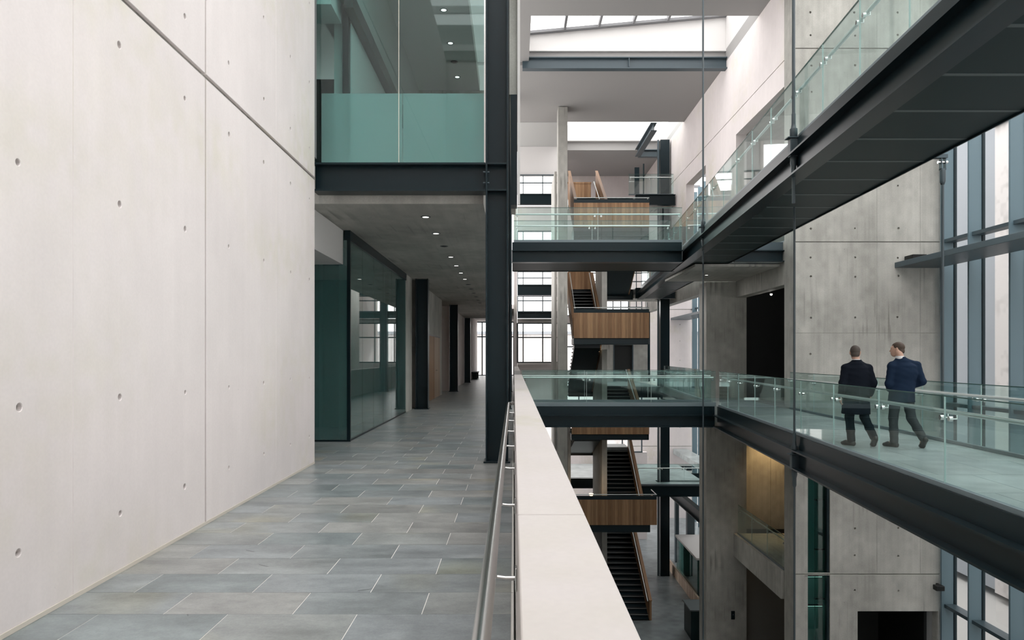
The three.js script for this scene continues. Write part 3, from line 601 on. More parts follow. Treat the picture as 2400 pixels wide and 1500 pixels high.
{
  // lower cross bridge and the platform before the doorway
  const t = thing('footbridge', 'lower cross bridge spanning the atrium at walkway level', 'footbridge', [3.3, -0.65, 23]);
  edge(t, 0.24, 21.95, 6.3, 21.95, 0);
  part(t, 'toe_plate', bar(0.24, 24.2, 6.9, 24.2, -0.65, 0, 0.02), M.steel);
  part(t, 'deck', prism([[0.24, 21.97], [6.36, 21.97], [8.3, 21.97], [8.44, 26.55], [7.28, 26.55], [6.9, 24.18], [0.24, 24.18]], -0.5, -0.002), M.bridgeFloor);
  balustrade('front glass balustrade with light handrail on the lower cross bridge', [0.26, 22.0], [6.35, 22.0], 0, { pitch: 2.0, side: -1, shoe: 0.12 });
  balustrade('rear glass balustrade of the lower cross bridge before the stairs', [0.26, 24.1], [6.8, 24.1], 0, { pitch: 2.1, side: 1, shoe: 0.08 });
  const e = thing('footbridge', 'continuation of the lower side bridge beyond the concrete pillar', 'footbridge', [7.6, -0.65, 31]);
  part(e, 'toe_plate', bar(6.62, 24.4, 7.72, 36.2, -0.26, 0, 0.02), M.steel);
  part(e, 'girder', H(6.62, 24.4, 7.72, 36.2, -0.262, 0.38, 0.3, 0.03, 0.02), M.steel);
  part(e, 'deck', prism([[6.95, 24.5], [7.27, 26.56], [7.27, 27.66], [8.5, 27.66], [9.0, 36.2], [7.74, 36.2], [6.66, 24.5]], -0.4, -0.002), M.bridgeFloor);
  balustrade('glass balustrade on the bridge continuation leading to the rear gallery', [6.7, 24.6], [7.76, 36.1], 0, { pitch: 1.6, side: 1 });
}
{
  // upper side bridge with its panelled soffit
  const t = thing('footbridge', 'upper side footbridge with a dark panelled underside crossing above the right side', 'footbridge', [5.6, 4.5, 15]);
  edge(t, L2(-6.9), -6.9, L2(36.2), 36.2, U);
  part(t, 'toe_plate', bar(R2(-6.9), -6.9, R2(36.2), 36.2, 4.5, U, 0.02), M.steel);
  part(t, 'deck', prism([[L2(-6.9) + 0.02, -6.9], [R2(-6.9) - 0.02, -6.9], [R2(36.2) - 0.02, 36.2], [L2(36.2) + 0.02, 36.2]], 4.92, U - 0.001), M.bridgeFloor);
  for (let i = 0, d = -6.81; d < 35.2; d += 1.09, i++) {
    part(t, 'soffit_panel', prism([[L2(d) + 0.16, d + 0.03], [R2(d) - 0.012, d + 0.03], [R2(d + 1.06) - 0.012, d + 1.06], [L2(d + 1.06) + 0.16, d + 1.06]], 4.53, 4.56), M.soffit);
    part(t, 'soffit_strip', prism([[L2(d) + 0.16, d - 0.03], [R2(d) - 0.012, d - 0.03], [R2(d) - 0.012, d + 0.03], [L2(d) + 0.16, d + 0.03]], 4.525, 4.555), M.soffitStrip);
  }
  const Ls = Math.hypot(1, 0.076), s0 = -6.8, js = [0];
  for (let d = -5.47; d < 35.8; d += 1.33) js.push((d - s0) * Ls);
  balustrade('glass balustrade with steel handrail on the inner edge of the upper side bridge', [L2(s0) + 0.05, s0], [L2(36.1) + 0.05, 36.1], U, { joints: js, side: 1 });
  balustrade('glass balustrade on the outer edge of the upper side bridge', [R2(-6.8) - 0.05, -6.8], [R2(21.5) - 0.05, 21.5], U, { pitch: 1.9, side: -1 });
  const c = thing('footbridge', 'upper cross bridge spanning the atrium one storey above the walkway', 'footbridge', [3, 4.5, 23]);
  edge(c, -0.05, 21.95, 5.27, 21.95, U);
  part(c, 'toe_plate', bar(-0.05, 24.2, 5.55, 24.2, 4.5, U, 0.02), M.steel);
  part(c, 'deck', prism([[-0.05, 21.97], [5.3, 21.97], [5.47, 24.18], [-0.05, 24.18]], 4.6, U - 0.002), M.bridgeFloor);
  part(c, 'soffit_panel', prism([[-0.05, 22.12], [5.28, 22.12], [5.44, 24.18], [-0.05, 24.18]], 4.52, 4.55), M.soffit);
  balustrade('front glass balustrade with two light rails on the upper cross bridge', [0.0, 22.0], [5.3, 22.0], U, { pitch: 2.6, side: -1, shoe: 0.08 });
  balustrade('rear glass balustrade of the upper cross bridge', [0.0, 24.1], [5.4, 24.1], U, { pitch: 2.6, side: 1, shoe: 0.06 });
  const p = thing('platform', 'upper entrance platform with concrete underside over the dark doorway', 'platform', [7.6, 4.4, 24]);
  part(p, 'deck', prism([[6.86, 21.97], [8.44, 21.97], [8.44, 26.58], [7.1, 26.58]], 4.52, U - 0.002), M.bridgeFloor);
  part(p, 'soffit_slab', prism([[5.75, 22.2], [8.44, 22.2], [8.44, 26.59], [5.75, 26.59]], 4.42, 4.5), M.grey);
  part(p, 'girder', H(6.9, 21.97, 8.44, 21.97, U - 0.262, 0.36, 0.3, 0.03, 0.02), M.steel);
  part(p, 'toe_plate', bar(6.86, 21.95, 8.44, 21.95, U - 0.26, U, 0.02), M.steelLight);
}
// ================================================================ SUSPENSION RODS
function hanger(label, x, d, y0, y1, blocks, r = 0.026) {
  const t = thing('suspension_rod', label, 'rod', [x, y0, d]);
  part(t, 'rod', tube([x, y0, d], [x, y1, d], r, 14), M.steelRod);
  for (const [yb, yt] of blocks) {
    part(t, 'clamp_block', box(x - 0.075, x + 0.075, yb, yt, d - 0.06, d + 0.06, 0.012), M.steelRod);
    part(t, 'clamp_plate', box(x - 0.12, x + 0.1, yt + 0.001, yt + 0.016, d - 0.08, d + 0.08), M.steelLight);
    part(t, 'sleeve', lathe([[0.028, 0.42], [0.033, 0.4], [0.033, 0.24], [0.045, 0.17], [0.062, 0.16], [0.062, 0.017], [0, 0.017]], x, yt, d), M.steelRod);
    part(t, 'turnbuckle', lathe([[0, 0], [0.055, 0], [0.055, -0.1], [0.04, -0.16], [0.04, -0.3], [0.027, -0.34]], x, yb, d), M.steelRod);
  }
  return t;
}
hanger('dark suspension rod clamped to the inner edge of the upper bridge, nearest one', 4.6, 11.5, 4.08, ROOF + 0.3, [[4.84, 5.14]]);
hanger('dark suspension rod between the two bridges ending clamped to the lower girder', 5.515, 13.75, GROUND, 4.5, [[-0.66, -0.36]], 0.021);
hanger('thin dark suspension rod clamped to the upper bridge near the cross bridge', 5.25, 19.4, 4.17, ROOF + 0.3, [[4.84, 5.14]]);
hanger('thin dark suspension rod dropping past the lower cross bridge to the ground', 5.865, 21.67, GROUND, 4.5, [], 0.025);
{
  const t = thing('suspension_rod', 'dark suspension rod with a chrome fork beside the right end of the concrete wall', 'rod', [8.03, 0, 13.1]);
  part(t, 'rod', tube([8.03, -0.6, 13.1], [8.03, 5.0, 13.1], 0.024, 14), M.steelRod);
  part(t, 'turnbuckle', lathe([[0, 0], [0.03, 0], [0.05, 0.06], [0.05, 0.26], [0.03, 0.3], [0, 0.3]], 8.03, 4.78, 13.1), M.steelRod);
  part(t, 'fork', [box(7.985, 8.0, 5.06, 5.27, 13.06, 13.14, 0.004), box(8.06, 8.075, 5.06, 5.27, 13.06, 13.14, 0.004), box(7.985, 8.075, 5.05, 5.08, 13.06, 13.14)], M.steelLight);
  part(t, 'pin', tube([7.94, 5.2, 13.1], [8.12, 5.2, 13.1], 0.028, 14), M.chrome);
  part(t, 'arm', box(6.35, 8.1, 5.272, 5.34, 13.05, 13.15), M.steelLight);
}

// ================================================================ REAR GALLERIES AND STAIRS
for (const [y, label] of [[10.0, 'uppermost rear gallery with a dark steel edge beam'], [U, 'rear gallery one storey above the walkway'], [0, 'rear gallery at walkway level behind the stairs'], [-U, 'rear gallery one storey below the walkway']]) {
  const t = thing('gallery', label, 'gallery', [4, y - 0.55, 38]), mid = y === -U ? 38.75 : 37.3, back = y === U || y === 10 ? 39.2 : 43.8, right = y > 4 ? 8.4 : y === -U ? 10.2 : 7.68;
  const plan = (e) => [[[2.92, mid + 0.1 + e], [6.35, mid + 0.1 + e], [6.35, 36.6 + e], [7.68, 36.6 + e], [7.68, 38.0], [Math.max(right, 7.7), 38.0], [Math.max(right, 7.7), back], [2.92, back]], [[7.69, 36.6 + e], [right, 36.6 + e], [right, 37.44], [7.69, 37.44]]].slice(0, right > 7.7 ? 2 : 1);
  part(t, 'slab', plan(0).map((p) => prism(p, y - 0.3, y)), M.bridgeFloor);
  part(t, 'soffit', plan(0.1).map((p) => prism(p, y - 0.5, y - 0.31)), M.grey);
  part(t, 'edge_beam', H(2.92, mid, 6.34, mid, y - 0.01, 0.55, 0.26, 0.03, 0.02), M.steel);
  part(t, 'edge_beam', H(6.34, 36.45, right, 36.45, y - 0.01, 0.55, 0.26, 0.03, 0.02), M.steel);
  const at = { 10: 'the uppermost gallery', 5.15: 'the gallery above the walkway level', 0: 'the rear gallery at walkway level', [-5.15]: 'the gallery below the walkway' }[y];
  if (y === 10) balustrade('glass balustrade right of the top flight on ' + at, [6.0, 36.55], [8.35, 36.55], y, { pitch: 1.2, side: 1 });
  if (y === -U) balustrade('glass balustrade right of the timber stair on ' + at, [6.4, 36.55], [10.15, 36.55], y, { pitch: 1.4, side: 1 });
}
{
  const t = thing('timber_screen', 'oak board screen at the head of the top stair flight', 'screen', [3.6, 10, 38.2]);
  for (let i = 0; i < 6; i++) part(t, 'timber_board', box(2.95 + i * 0.21 + 0.002, 3.16 + i * 0.21 - 0.002, 10.02, 11.0, 38.15, 38.2), M.oak);
  part(t, 'cap', box(2.93, 4.23, 11.0, 11.08, 38.13, 38.22), M.oak);
  const t2 = thing('timber_screen', 'shaded oak board screen at the head of the left flight above the middle landing', 'screen', [3.5, U, 38.2]);
  for (let i = 0; i < 6; i++) part(t2, 'timber_board', box(2.95 + i * 0.21 + 0.002, 3.16 + i * 0.21 - 0.002, U + 0.02, U + 1.1, 38.15, 38.2), M.oak);
}
{
  const t = thing('gallery', 'lower walkway along the far window wall with a deep dark edge beam', 'gallery', [11, -6.6, 38]);
  part(t, 'slab', box(11.6, 12.6, -5.5, -U, 28, 50.9), M.bridgeFloor);
  for (let d = 40.5; d < 50; d += 3) part(t, 'cross_beam', box(9.5, 12.6, -6.5, -6.2, d, d + 0.2), M.steel);
  part(t, 'edge_beam', H(9.35, 28.5, 9.35, 50.5, -6.1, 0.6, 0.3, 0.03, 0.03), M.steel);
  part(t, 'post', box(9.25, 9.45, GROUND, -6.72, 40.0, 40.3), M.steelLight);
  part(t, 'post', box(9.3, 9.7, GROUND, -6.72, 37.5, 37.8), M.steelLight);
}
function flight(label, x0, x1, dT, yT, dB, yB, n, left, right, hi = 0.85) {
  const t = thing('stair_flight', label, 'stair', [(x0 + x1) / 2, yB, (dT + dB) / 2]), s = Math.sign(dB - dT), run = Math.abs(dB - dT) / n, rise = (yT - yB) / n;
  for (let i = 0; i < n; i++) {
    const y = yT - (i + 1) * rise, a = dT + s * i * run, b = dT + s * (i + 1) * run, p = part(t, 'tread', box(x0, x1, y - 0.05, y, a, b + s * 0.02), M.tread);
    sub(p, 'nosing', box(x0 + 0.02, x1 - 0.02, y - 0.03, y + 0.003, b + s * 0.02, b + s * 0.03), M.nosing);
  }
  part(t, 'carriage', sideProfile([[dT, yT - rise - 0.06], [dB, yB - 0.06], [dB, yB - 0.35], [dT, yT - rise - 0.35]], x0 + 0.03, x1 - 0.03), M.steel);
  const sidePanel = (x, m) => {
    const p = part(t, 'side_panel', sideProfile([[dT, yT + hi], [dB, yB + hi], [dB, yB - 0.3], [dT, yT - 0.3]], x - 0.05, x + 0.05), m);
    sub(p, 'cap', sideProfile([[dT, yT + hi + 0.05], [dB, yB + hi + 0.05], [dB, yB + hi + 0.004], [dT, yT + hi + 0.004]], x - 0.07, x + 0.07), m);
    part(t, 'handrail', tube([x + (x < (x0 + x1) / 2 ? 0.13 : -0.13), yT + 0.86, dT], [x + (x < (x0 + x1) / 2 ? 0.13 : -0.13), yB + 0.86, dB], 0.024, 8), M.satin);
  };
  if (left) sidePanel(x0, left); if (right) sidePanel(x1, right);
}
flight('top stair flight with timber sides, rising to the uppermost gallery', 2.95, 4.4, 37.2, 10.0, 33.35, 7.62, 14, M.oak, M.oak, 1.4);
flight('upper right stair flight seen from its dark underside', 4.5, 6.1, 33.3, 7.55, 37.2, 5.15, 14, null, M.oak);
flight('left stair flight with dark treads and timber sides above the middle landing', 2.85, 4.15, 37.2, 5.15, 33.3, 2.5, 15, M.oak, M.oak);
flight('left stair flight with a dark underside below the middle landing', 2.85, 4.15, 33.3, 2.5, 37.2, 0, 14, null, M.oak, 0.2);
flight('right stair flight behind the lower cross bridge with a timber handrail wall', 4.5, 6.1, 37.2, 0, 33.3, -1.95, 12, null, M.oak);
flight('left stair flight in deep shade below the lower cross bridge', 2.85, 4.15, 33.3, -1.95, 37.2, -3.25, 8, null, M.oak, 0.2);
flight('right stair flight with light nosings leading down to the lowest landing', 4.5, 6.1, 37.2, -3.25, 33.3, -5.95, 16, null, M.oak);
flight('left stair flight in deep shade under the lowest landing', 2.85, 4.15, 33.3, -5.95, 37.2, -7.2, 8, null, M.oak, 0.2);
flight('lowest right stair flight reaching the ground floor', 4.5, 6.1, 36.8, -7.2, 31.2, GROUND, 18, null, M.oak);
function landing(label, x0, x1, y, wood, mat, beam, x1b = x1) {
  const t = thing('stair_landing', label, 'landing', [(x0 + x1) / 2, y - 0.3, 32.6]);
  part(t, 'slab', box(x0 + 0.06, x1b - 0.02, y - 0.15, y, 32.1, 33.3), M.tread);
  part(t, 'edge_beam', box(x0, x1b, y - 0.15 - beam, y - 0.151, 32.06, 33.28, 0.02), M.steel);
  const n = 16, w = (x1 - x0) / n;
  for (let i = 0; i < n; i++) part(t, 'timber_board', box(x0 + i * w + 0.002, x0 + (i + 1) * w - 0.002, y - 0.14, y + wood, 32.0, 32.05), mat[i % mat.length]);
  part(t, 'top_band', box(x0, x1, y + wood, y + wood + 0.17, 32.02, 32.06), M.steel);
  part(t, 'side_panel', box(x1 - 0.05, x1, y - 0.14, y + wood, 32.06, 33.25), mat[0]);
  part(t, 'handrail', [tube([x0, y + wood + 0.23, 32.03], [x1, y + wood + 0.23, 32.03], 0.022, 8), tube([x1 - 0.03, y + wood + 0.23, 32.03], [x1 - 0.03, y + wood + 0.23, 33.2], 0.022, 8)], M.satin);
  return t;
}
const oakSet = (k) => [0.94, 1.06, 0.98, 1.1, 0.9, 1.02, 0.96].map((s) => std(0.44 * s * k, 0.27 * s * k, 0.145 * s * k, 0.5, { map: texOak }));
const oaks = oakSet(1);
landing('upper stair landing with a timber front seen through the bridge glass', 2.75, 6.2, 7.62, 0.98, oaks, 0.6);
landing('middle stair landing with a warm timber front between the bridges', 2.75, 6.2, 2.55, 1.02, oaks, 0.28);
landing('stair landing half hidden behind the lower cross bridge girder', 2.65, 6.2, -1.85, 1.02, oaks, 0.26);
landing('lowest stair landing with a timber front right of the parapet', 2.5, 6.55, -6.0, 1.02, oaks, 0.34, 6.26);
{
  const b = thing('stair_landing', 'rear half landing of dark slabs behind the lower flights', 'landing', [4.5, -3.4, 37.9]);
  part(b, 'slab', box(2.85, 6.1, -3.45, -3.25, 37.2, 38.6), M.bridgeFloor); part(b, 'edge_beam', box(2.85, 6.1, -3.7, -3.46, 37.25, 37.4), M.steel);
  const b2 = thing('stair_landing', 'dark rear half landing above the ground floor', 'landing', [4.5, -7.4, 37.5]);
  part(b2, 'slab', box(2.85, 6.1, -7.4, -7.2, 37.21, 38.6), M.tread); part(b2, 'edge_beam', box(2.85, 4.2, -7.7, -7.41, 37.25, 37.4), M.steel);
  const p = thing('concrete_pier', 'tall grey concrete pier left of the staircase', 'pier', [2.28, GROUND, 32.8]);
  part(p, 'shaft', box(2.06, 2.5, GROUND, ROOF - 0.13, 32.5, 33.3, 0.012), M.grey); part(p, 'side_leaf', box(1.95, 2.055, GROUND, 10.4, 33.4, 36.3), M.grey);
  const s = thing('concrete_pier', 'concrete spine wall between the stair flights', 'pier', [4.32, GROUND, 35]);
  part(s, 'lower_wall', box(4.2, 4.45, GROUND, 1.9, 33.32, 37.15, 0.01), M.grey); part(s, 'upper_wall', box(4.2, 4.45, 2.6, 6.2, 33.32, 36.0, 0.01), M.grey);
  const k = struct('wall_stair', 'dark wall closing the stairs on the left', 'wall', [2.6, GROUND, 35]);
  part(k, 'concrete_panel', box(2.58, 2.72, GROUND, -0.7, 33.35, 38.6), M.grey);
}
// ================================================================ LAMPS
function spot(o, x, y, d, tx, ty, td, r, g, b, k, angle, soft = 3) {
  const l = new THREE.SpotLight(new THREE.Color().setRGB(r, g, b), k, 0, angle, 0.8, 2); l.castShadow = true; l.shadow.radius = soft;
  l.position.set(x - o.position.x, y - o.position.y, -d + o.position.z * -1); l.target.position.set(tx - o.position.x, ty - o.position.y, -td - o.position.z); o.add(l, l.target);
}
const glowCool = lampGlow(1, 0.96, 0.9, 2.4), glowWarm = lampGlow(1, 0.72, 0.4, 5);
function downlight(label, x, y, d, lit, group) {
  const t = thing('downlight', label, 'downlight', [x, y - 0.03, d], group);
  part(t, 'trim_ring', lathe([[0.055, 0.022], [0.075, 0.029], [0.085, 0.025], [0.085, 0.03], [0.055, 0.03], [0.055, 0.022]], x, y - 0.03, d, 18), M.steelLight);
  part(t, 'lens', (() => { const g = new THREE.CylinderGeometry(0.054, 0.054, 0.006, 16); g.translate(x, y - 0.006, -d); return g; })(), lit ? glowCool : M.black);
  if (lit) spot(t, x, y - 0.05, d, x, 0, d, 1, 0.95, 0.88, 2.2, 0.6);
}
const order = ['first', 'second', 'third', 'fourth', 'fifth', 'sixth', 'seventh', 'eighth', 'ninth', 'tenth', 'eleventh', 'twelfth', 'thirteenth'];
for (let i = 0; i < 13; i++) downlight(`${order[i]} small ${i < 7 && i !== 2 ? 'lit' : 'unlit'} downlight from the steel beam along the corridor ceiling`, -1.46, 3.88, 11.6 + i * 1.55, i < 7 && i !== 2, 'downlights in the corridor ceiling');
[14.2, 15.7, 16.7, 17.6].forEach((d, i) => downlight(`${order[i]} small ${i === 2 ? 'unlit' : 'lit'} downlight from the glass in the upper room ceiling`, -1.42, 8.6, d, i !== 2, 'downlights in the upper room ceiling'));
{
  const t = thing('recessed_lamp', 'warm lamp washing the inner concrete wall below the lower bridge', 'lamp', [9.9, -1.1, 26.5]);
  part(t, 'housing', lathe([[0, 0.1], [0.09, 0.1], [0.09, 0], [0.075, 0], [0.075, 0.05], [0, 0.05]], 9.9, -1.12, 26.5), M.steel);
  part(t, 'lamp', lathe([[0, 0], [0.07, 0], [0.07, 0.02], [0, 0.02]], 9.9, -1.1, 26.5), glowWarm);
  spot(t, 9.9, -1.15, 26.45, 9.75, -4.0, 27.1, 1, 0.66, 0.3, 15, 0.95, 4);
  const s = thing('recessed_lamp', 'small white lamp shining inside the dark doorway', 'lamp', [9.2, 3.7, 25]);
  part(s, 'housing', lathe([[0, 0.5], [0.02, 0.5], [0.02, 0.1], [0.05, 0.1], [0.05, 0], [0.04, 0], [0.04, 0.05], [0, 0.05]], 9.2, 3.81, 25), M.black);
  part(s, 'lamp', new THREE.SphereGeometry(0.045, 12, 8).translate(9.2, 3.79, -25), glowCool);
  const l = new THREE.PointLight(new THREE.Color(1, 0.95, 0.88), 0.5); l.castShadow = true; l.position.set(0, 0.02, 0); s.add(l);
  const w = thing('wall_lamp', 'small warm wall lamp on the spine wall beside the dark stair flight', 'lamp', [4.15, 2.0, 33.6]);
  part(w, 'bracket', box(4.16, 4.199, 1.82, 1.88, 33.56, 33.64), M.steel); part(w, 'shade', lathe([[0.02, -0.1], [0.05, 0.1], [0.045, 0.1], [0.018, -0.09]], 4.1, 1.9, 33.6), glowWarm);
  const w2 = thing('wall_lamp', 'small warm lamp glowing at the lowest landing', 'lamp', [3.45, -4.8, 32.5]);
  part(w2, 'stand', lathe([[0, -1.1], [0.06, -1.1], [0.06, -1.08], [0.015, -1.07], [0.015, -0.1], [0, -0.1]], 3.6, -4.9, 32.5), M.steel); part(w2, 'shade', lathe([[0.03, -0.1], [0.1, 0.1], [0.095, 0.1], [0.028, -0.09]], 3.6, -4.9, 32.5), glowWarm);
  for (const w_ of [[w, 4.08, 1.95, 33.6], [w2, 3.6, -4.75, 32.5]]) { const l2 = new THREE.PointLight(new THREE.Color(1, 0.7, 0.4), 1.2); l2.castShadow = true; l2.position.set(w_[1] - w_[0].position.x, w_[2] - w_[0].position.y, -w_[3] - w_[0].position.z); w_[0].add(l2); }
}
downlight('lit downlight under the concrete slab beside the dark doorway', 6.75, 4.42, 24.5, true);
{
  const t = thing('display_stand', 'slim dark display panel on a pole standing on the uppermost gallery', 'display', [6.75, 10, 38.2]);
  part(t, 'panel', box(6.6, 6.86, 10.45, 11.9, 38.2, 38.26, 0.01), M.steel); part(t, 'pole', tube([7.1, 10.0, 38.25], [7.1, 12.1, 38.25], 0.04, 10), M.steel); part(t, 'arm', box(6.86, 7.1, 11.3, 11.36, 38.21, 38.25), M.steel); part(t, 'foot', box(6.6, 7.2, 10.0, 10.03, 38.1, 38.4), M.steel);
  const e = thing('entry_panel', 'small dark entry panel on the pillar edge near the ground opening', 'panel', [8.3, -8.2, 26.55]);
  part(e, 'plate', box(8.26, 8.4, -8.42, -8.1, 26.57, 26.598, 0.006), M.steel); part(e, 'button', box(8.31, 8.35, -8.25, -8.21, 26.555, 26.57), M.stainless);
}
// ================================================================ GLAZED LIFT STRIP, BALUSTRADES, KIOSK BELOW
{
  const g = struct('window_9', 'tall dark green glazed strip in the concrete wall below the bridge', 'window', [9.1, GROUND, 21.1]);
  part(g, 'pane', box(8.73, 9.1, GROUND, -1.32, 21.12, 21.13), M.glassTeal);
  part(g, 'pane', box(9.1, 9.42, GROUND, -1.32, 21.16, 21.17), M.glassTeal);
  part(g, 'mullion', box(9.42, 9.48, GROUND, -1.32, 21.04, 21.2), M.steel);
  for (const y of [-2.8, -4.3, -5.8, -7.2]) part(g, 'transom', box(9.12, 9.42, y, y + 0.04, 21.2, 21.26), M.steel);
  part(g, 'shaft_wall', [box(8.87, 9.7, GROUND, -1.2, 21.78, 21.84), box(9.62, 9.7, GROUND, -1.2, 21.34, 21.77)], M.tealBoard);
  for (const [y, dd, la] of [[-5.2, 21.5, 'upper slim linear lamp in the dark green glazed strip'], [-6.1, 21.5, 'lower slim linear lamp in the dark green glazed strip']]) {
    const t = thing('linear_lamp', la, 'lamp', [9.0, y, dd]);
    part(t, 'housing', box(8.9, 9.5, y, y + 0.05, dd, dd + 0.06), M.steel);
    part(t, 'diffuser', box(8.88, 9.48, y - 0.012, y - 0.001, dd + 0.005, dd + 0.055), glowCool);
    const l = new THREE.RectAreaLight(new THREE.Color(1, 0.96, 0.9), 1.5, 0.6, 0.05); l.position.set(9.18 - t.position.x, -0.03, -0.03); l.rotation.x = -Math.PI / 2; t.add(l);
  }
  balustrade('glass balustrade at the edge of the warm lit storey below the bridge', [8.5, 21.95], [8.5, 26.5], -U, { pitch: 1.5, side: 1 });
  balustrade('glass balustrade before the dark opening above the upper bridge', [8.52, 21.9], [8.52, 26.5], U, { pitch: 1.5, side: 1, rail: 0 });
  balustrade('small glass balustrade before the farther opening of the upper side wall', [8.52, 30.9], [8.52, 34.2], U, { pitch: 1.6, side: 1, rail: 0 });
  const k = thing('kiosk', 'dark glazed reception kiosk with a white roof slab on the ground floor', 'kiosk', [9.3, GROUND, 35]);
  part(k, 'plinth', box(8.56, 8.66, GROUND, GROUND + 0.55, 32.6, 39.3, 0.01), M.oakPale);
  part(k, 'glass_wall', box(8.66, 8.69, GROUND + 0.55, -8.02, 33.0, 37.2), M.glassTeal);
  part(k, 'glass_wall', box(8.69, 10.6, GROUND, -8.02, 33.0, 33.03), M.glassTeal);
  part(k, 'core', box(9.0, 10.5, GROUND, -8.02, 34, 37.1), M.room);
  part(k, 'roof_slab', box(8.6, 10.7, -8.02, -7.92, 32.9, 37.3, 0.01), M.white);
  const c = thing('reception_desk', 'dark boxy reception desk with a matte grey top on the ground floor', 'desk', [8.5, GROUND, 29.5]);
  part(c, 'body', box(7.35, 9.2, GROUND, -9.0, 29, 30.2, 0.02), M.soffit); part(c, 'top', box(7.3, 9.25, -8.99, -8.93, 28.95, 30.25, 0.01), M.soffitStrip);
  const d = struct('door_3', 'doorway painted black inside for its shade at the foot of the weathered concrete wall', 'door', [11.5, GROUND, 21.4]);
  part(d, 'shade_fill', [box(10.3, 10.36, GROUND, -6.1, 21.32, 24), box(12.5, 12.58, GROUND, -6.1, 21.32, 24), box(10.36, 12.5, GROUND, -6.1, 24, 24.1)], M.black);  // sides and back blackened to give the opening its shade
  const cam = thing('wall_camera', 'small black camera fixed at the right edge of the weathered wall', 'camera', [12.7, -5.2, 20.9]);
  part(cam, 'body', box(12.45, 12.7, -5.35, -5.2, 20.6, 20.8, 0.02), M.black); part(cam, 'mount', box(12.66, 12.72, -5.32, -5.23, 20.8, 20.99), M.black);
}

// ================================================================ THE TWO MEN
// distance helpers in the figure's own axes: x right, y up, z towards the viewer (both men walk away, so they face -z)
const cap = (a, b, ra, rb) => { const ab = [b[0] - a[0], b[1] - a[1], b[2] - a[2]], L = ab[0] ** 2 + ab[1] ** 2 + ab[2] ** 2; return (x, y, z) => { const t = Math.max(0, Math.min(1, ((x - a[0]) * ab[0] + (y - a[1]) * ab[1] + (z - a[2]) * ab[2]) / L)); return Math.hypot(x - a[0] - ab[0] * t, y - a[1] - ab[1] * t, z - a[2] - ab[2] * t) - ra - (rb - ra) * t; }; };
const ell = (c, r) => { const m = Math.min(...r); return (x, y, z) => (Math.hypot((x - c[0]) / r[0], (y - c[1]) / r[1], (z - c[2]) / r[2]) - 1) * m; };
// stacked ellipses: rows of [y, centre x, centre z, half width, half depth]
const loft = (rows) => (x, y, z) => {
  const lo = rows[0][0], hi = rows[rows.length - 1][0], yy = Math.max(lo, Math.min(hi, y)); let i = 0; while (i < rows.length - 2 && yy > rows[i + 1][0]) i++;
  let t = (yy - rows[i][0]) / (rows[i + 1][0] - rows[i][0]); t = t * t * (3 - 2 * t); const v = (k) => rows[i][k] + (rows[i + 1][k] - rows[i][k]) * t, a = v(3), b = v(4);
  return Math.max((Math.hypot((x - v(1)) / a, (z - v(2)) / b) - 1) * Math.min(a, b), lo - y, y - hi);
};
const smin = (fs, k) => (x, y, z) => { let d = fs[0](x, y, z); for (let i = 1; i < fs.length; i++) { const e = fs[i](x, y, z), h = Math.max(k - Math.abs(d - e), 0) / k; d = Math.min(d, e) - h * h * k / 4; } return d; };
const cut = (f, g) => (x, y, z) => Math.max(f(x, y, z), g(x, y, z));
function mesh3(f, lo, hi, N, wobble = 0) {
  const mc = new MarchingCubes(N, new THREE.MeshStandardMaterial(), false, false, 120000), c = lo.map((v, i) => (v + hi[i]) / 2), h = lo.map((v, i) => (hi[i] - v) / 2);
  for (let k = 0, o = 0; k < N; k++) for (let j = 0; j < N; j++) for (let i = 0; i < N; i++, o++) {
    const x = c[0] + ((i - N / 2) / (N / 2)) * h[0], y = c[1] + ((j - N / 2) / (N / 2)) * h[1], z = c[2] + ((k - N / 2) / (N / 2)) * h[2];
    mc.field[o] = -f(x, y, z) + (wobble ? wobble * (Math.sin(x * 31 + y * 23) * Math.sin(y * 41 - z * 27 + x * 9) + 0.6 * Math.sin(y * 63 + x * 17)) : 0);
  }
  mc.isolation = 0; mc.update();
  const n = mc.count, p = new Float32Array(n * 3);
  for (let i = 0; i < n; i++) for (let q = 0; q < 3; q++) p[3 * i + q] = c[q] + mc.positionArray[3 * i + q] * h[q];
  let g = new THREE.BufferGeometry(); g.setAttribute('position', new THREE.BufferAttribute(p, 3));
  g = mergeVertices(g, 1e-5); g.computeVertexNormals();
  g.setAttribute('uv', new THREE.BufferAttribute(new Float32Array(g.attributes.position.count * 2), 2));
  return g;
}
const mid = (a, b, t) => a.map((v, i) => v + (b[i] - v) * t);
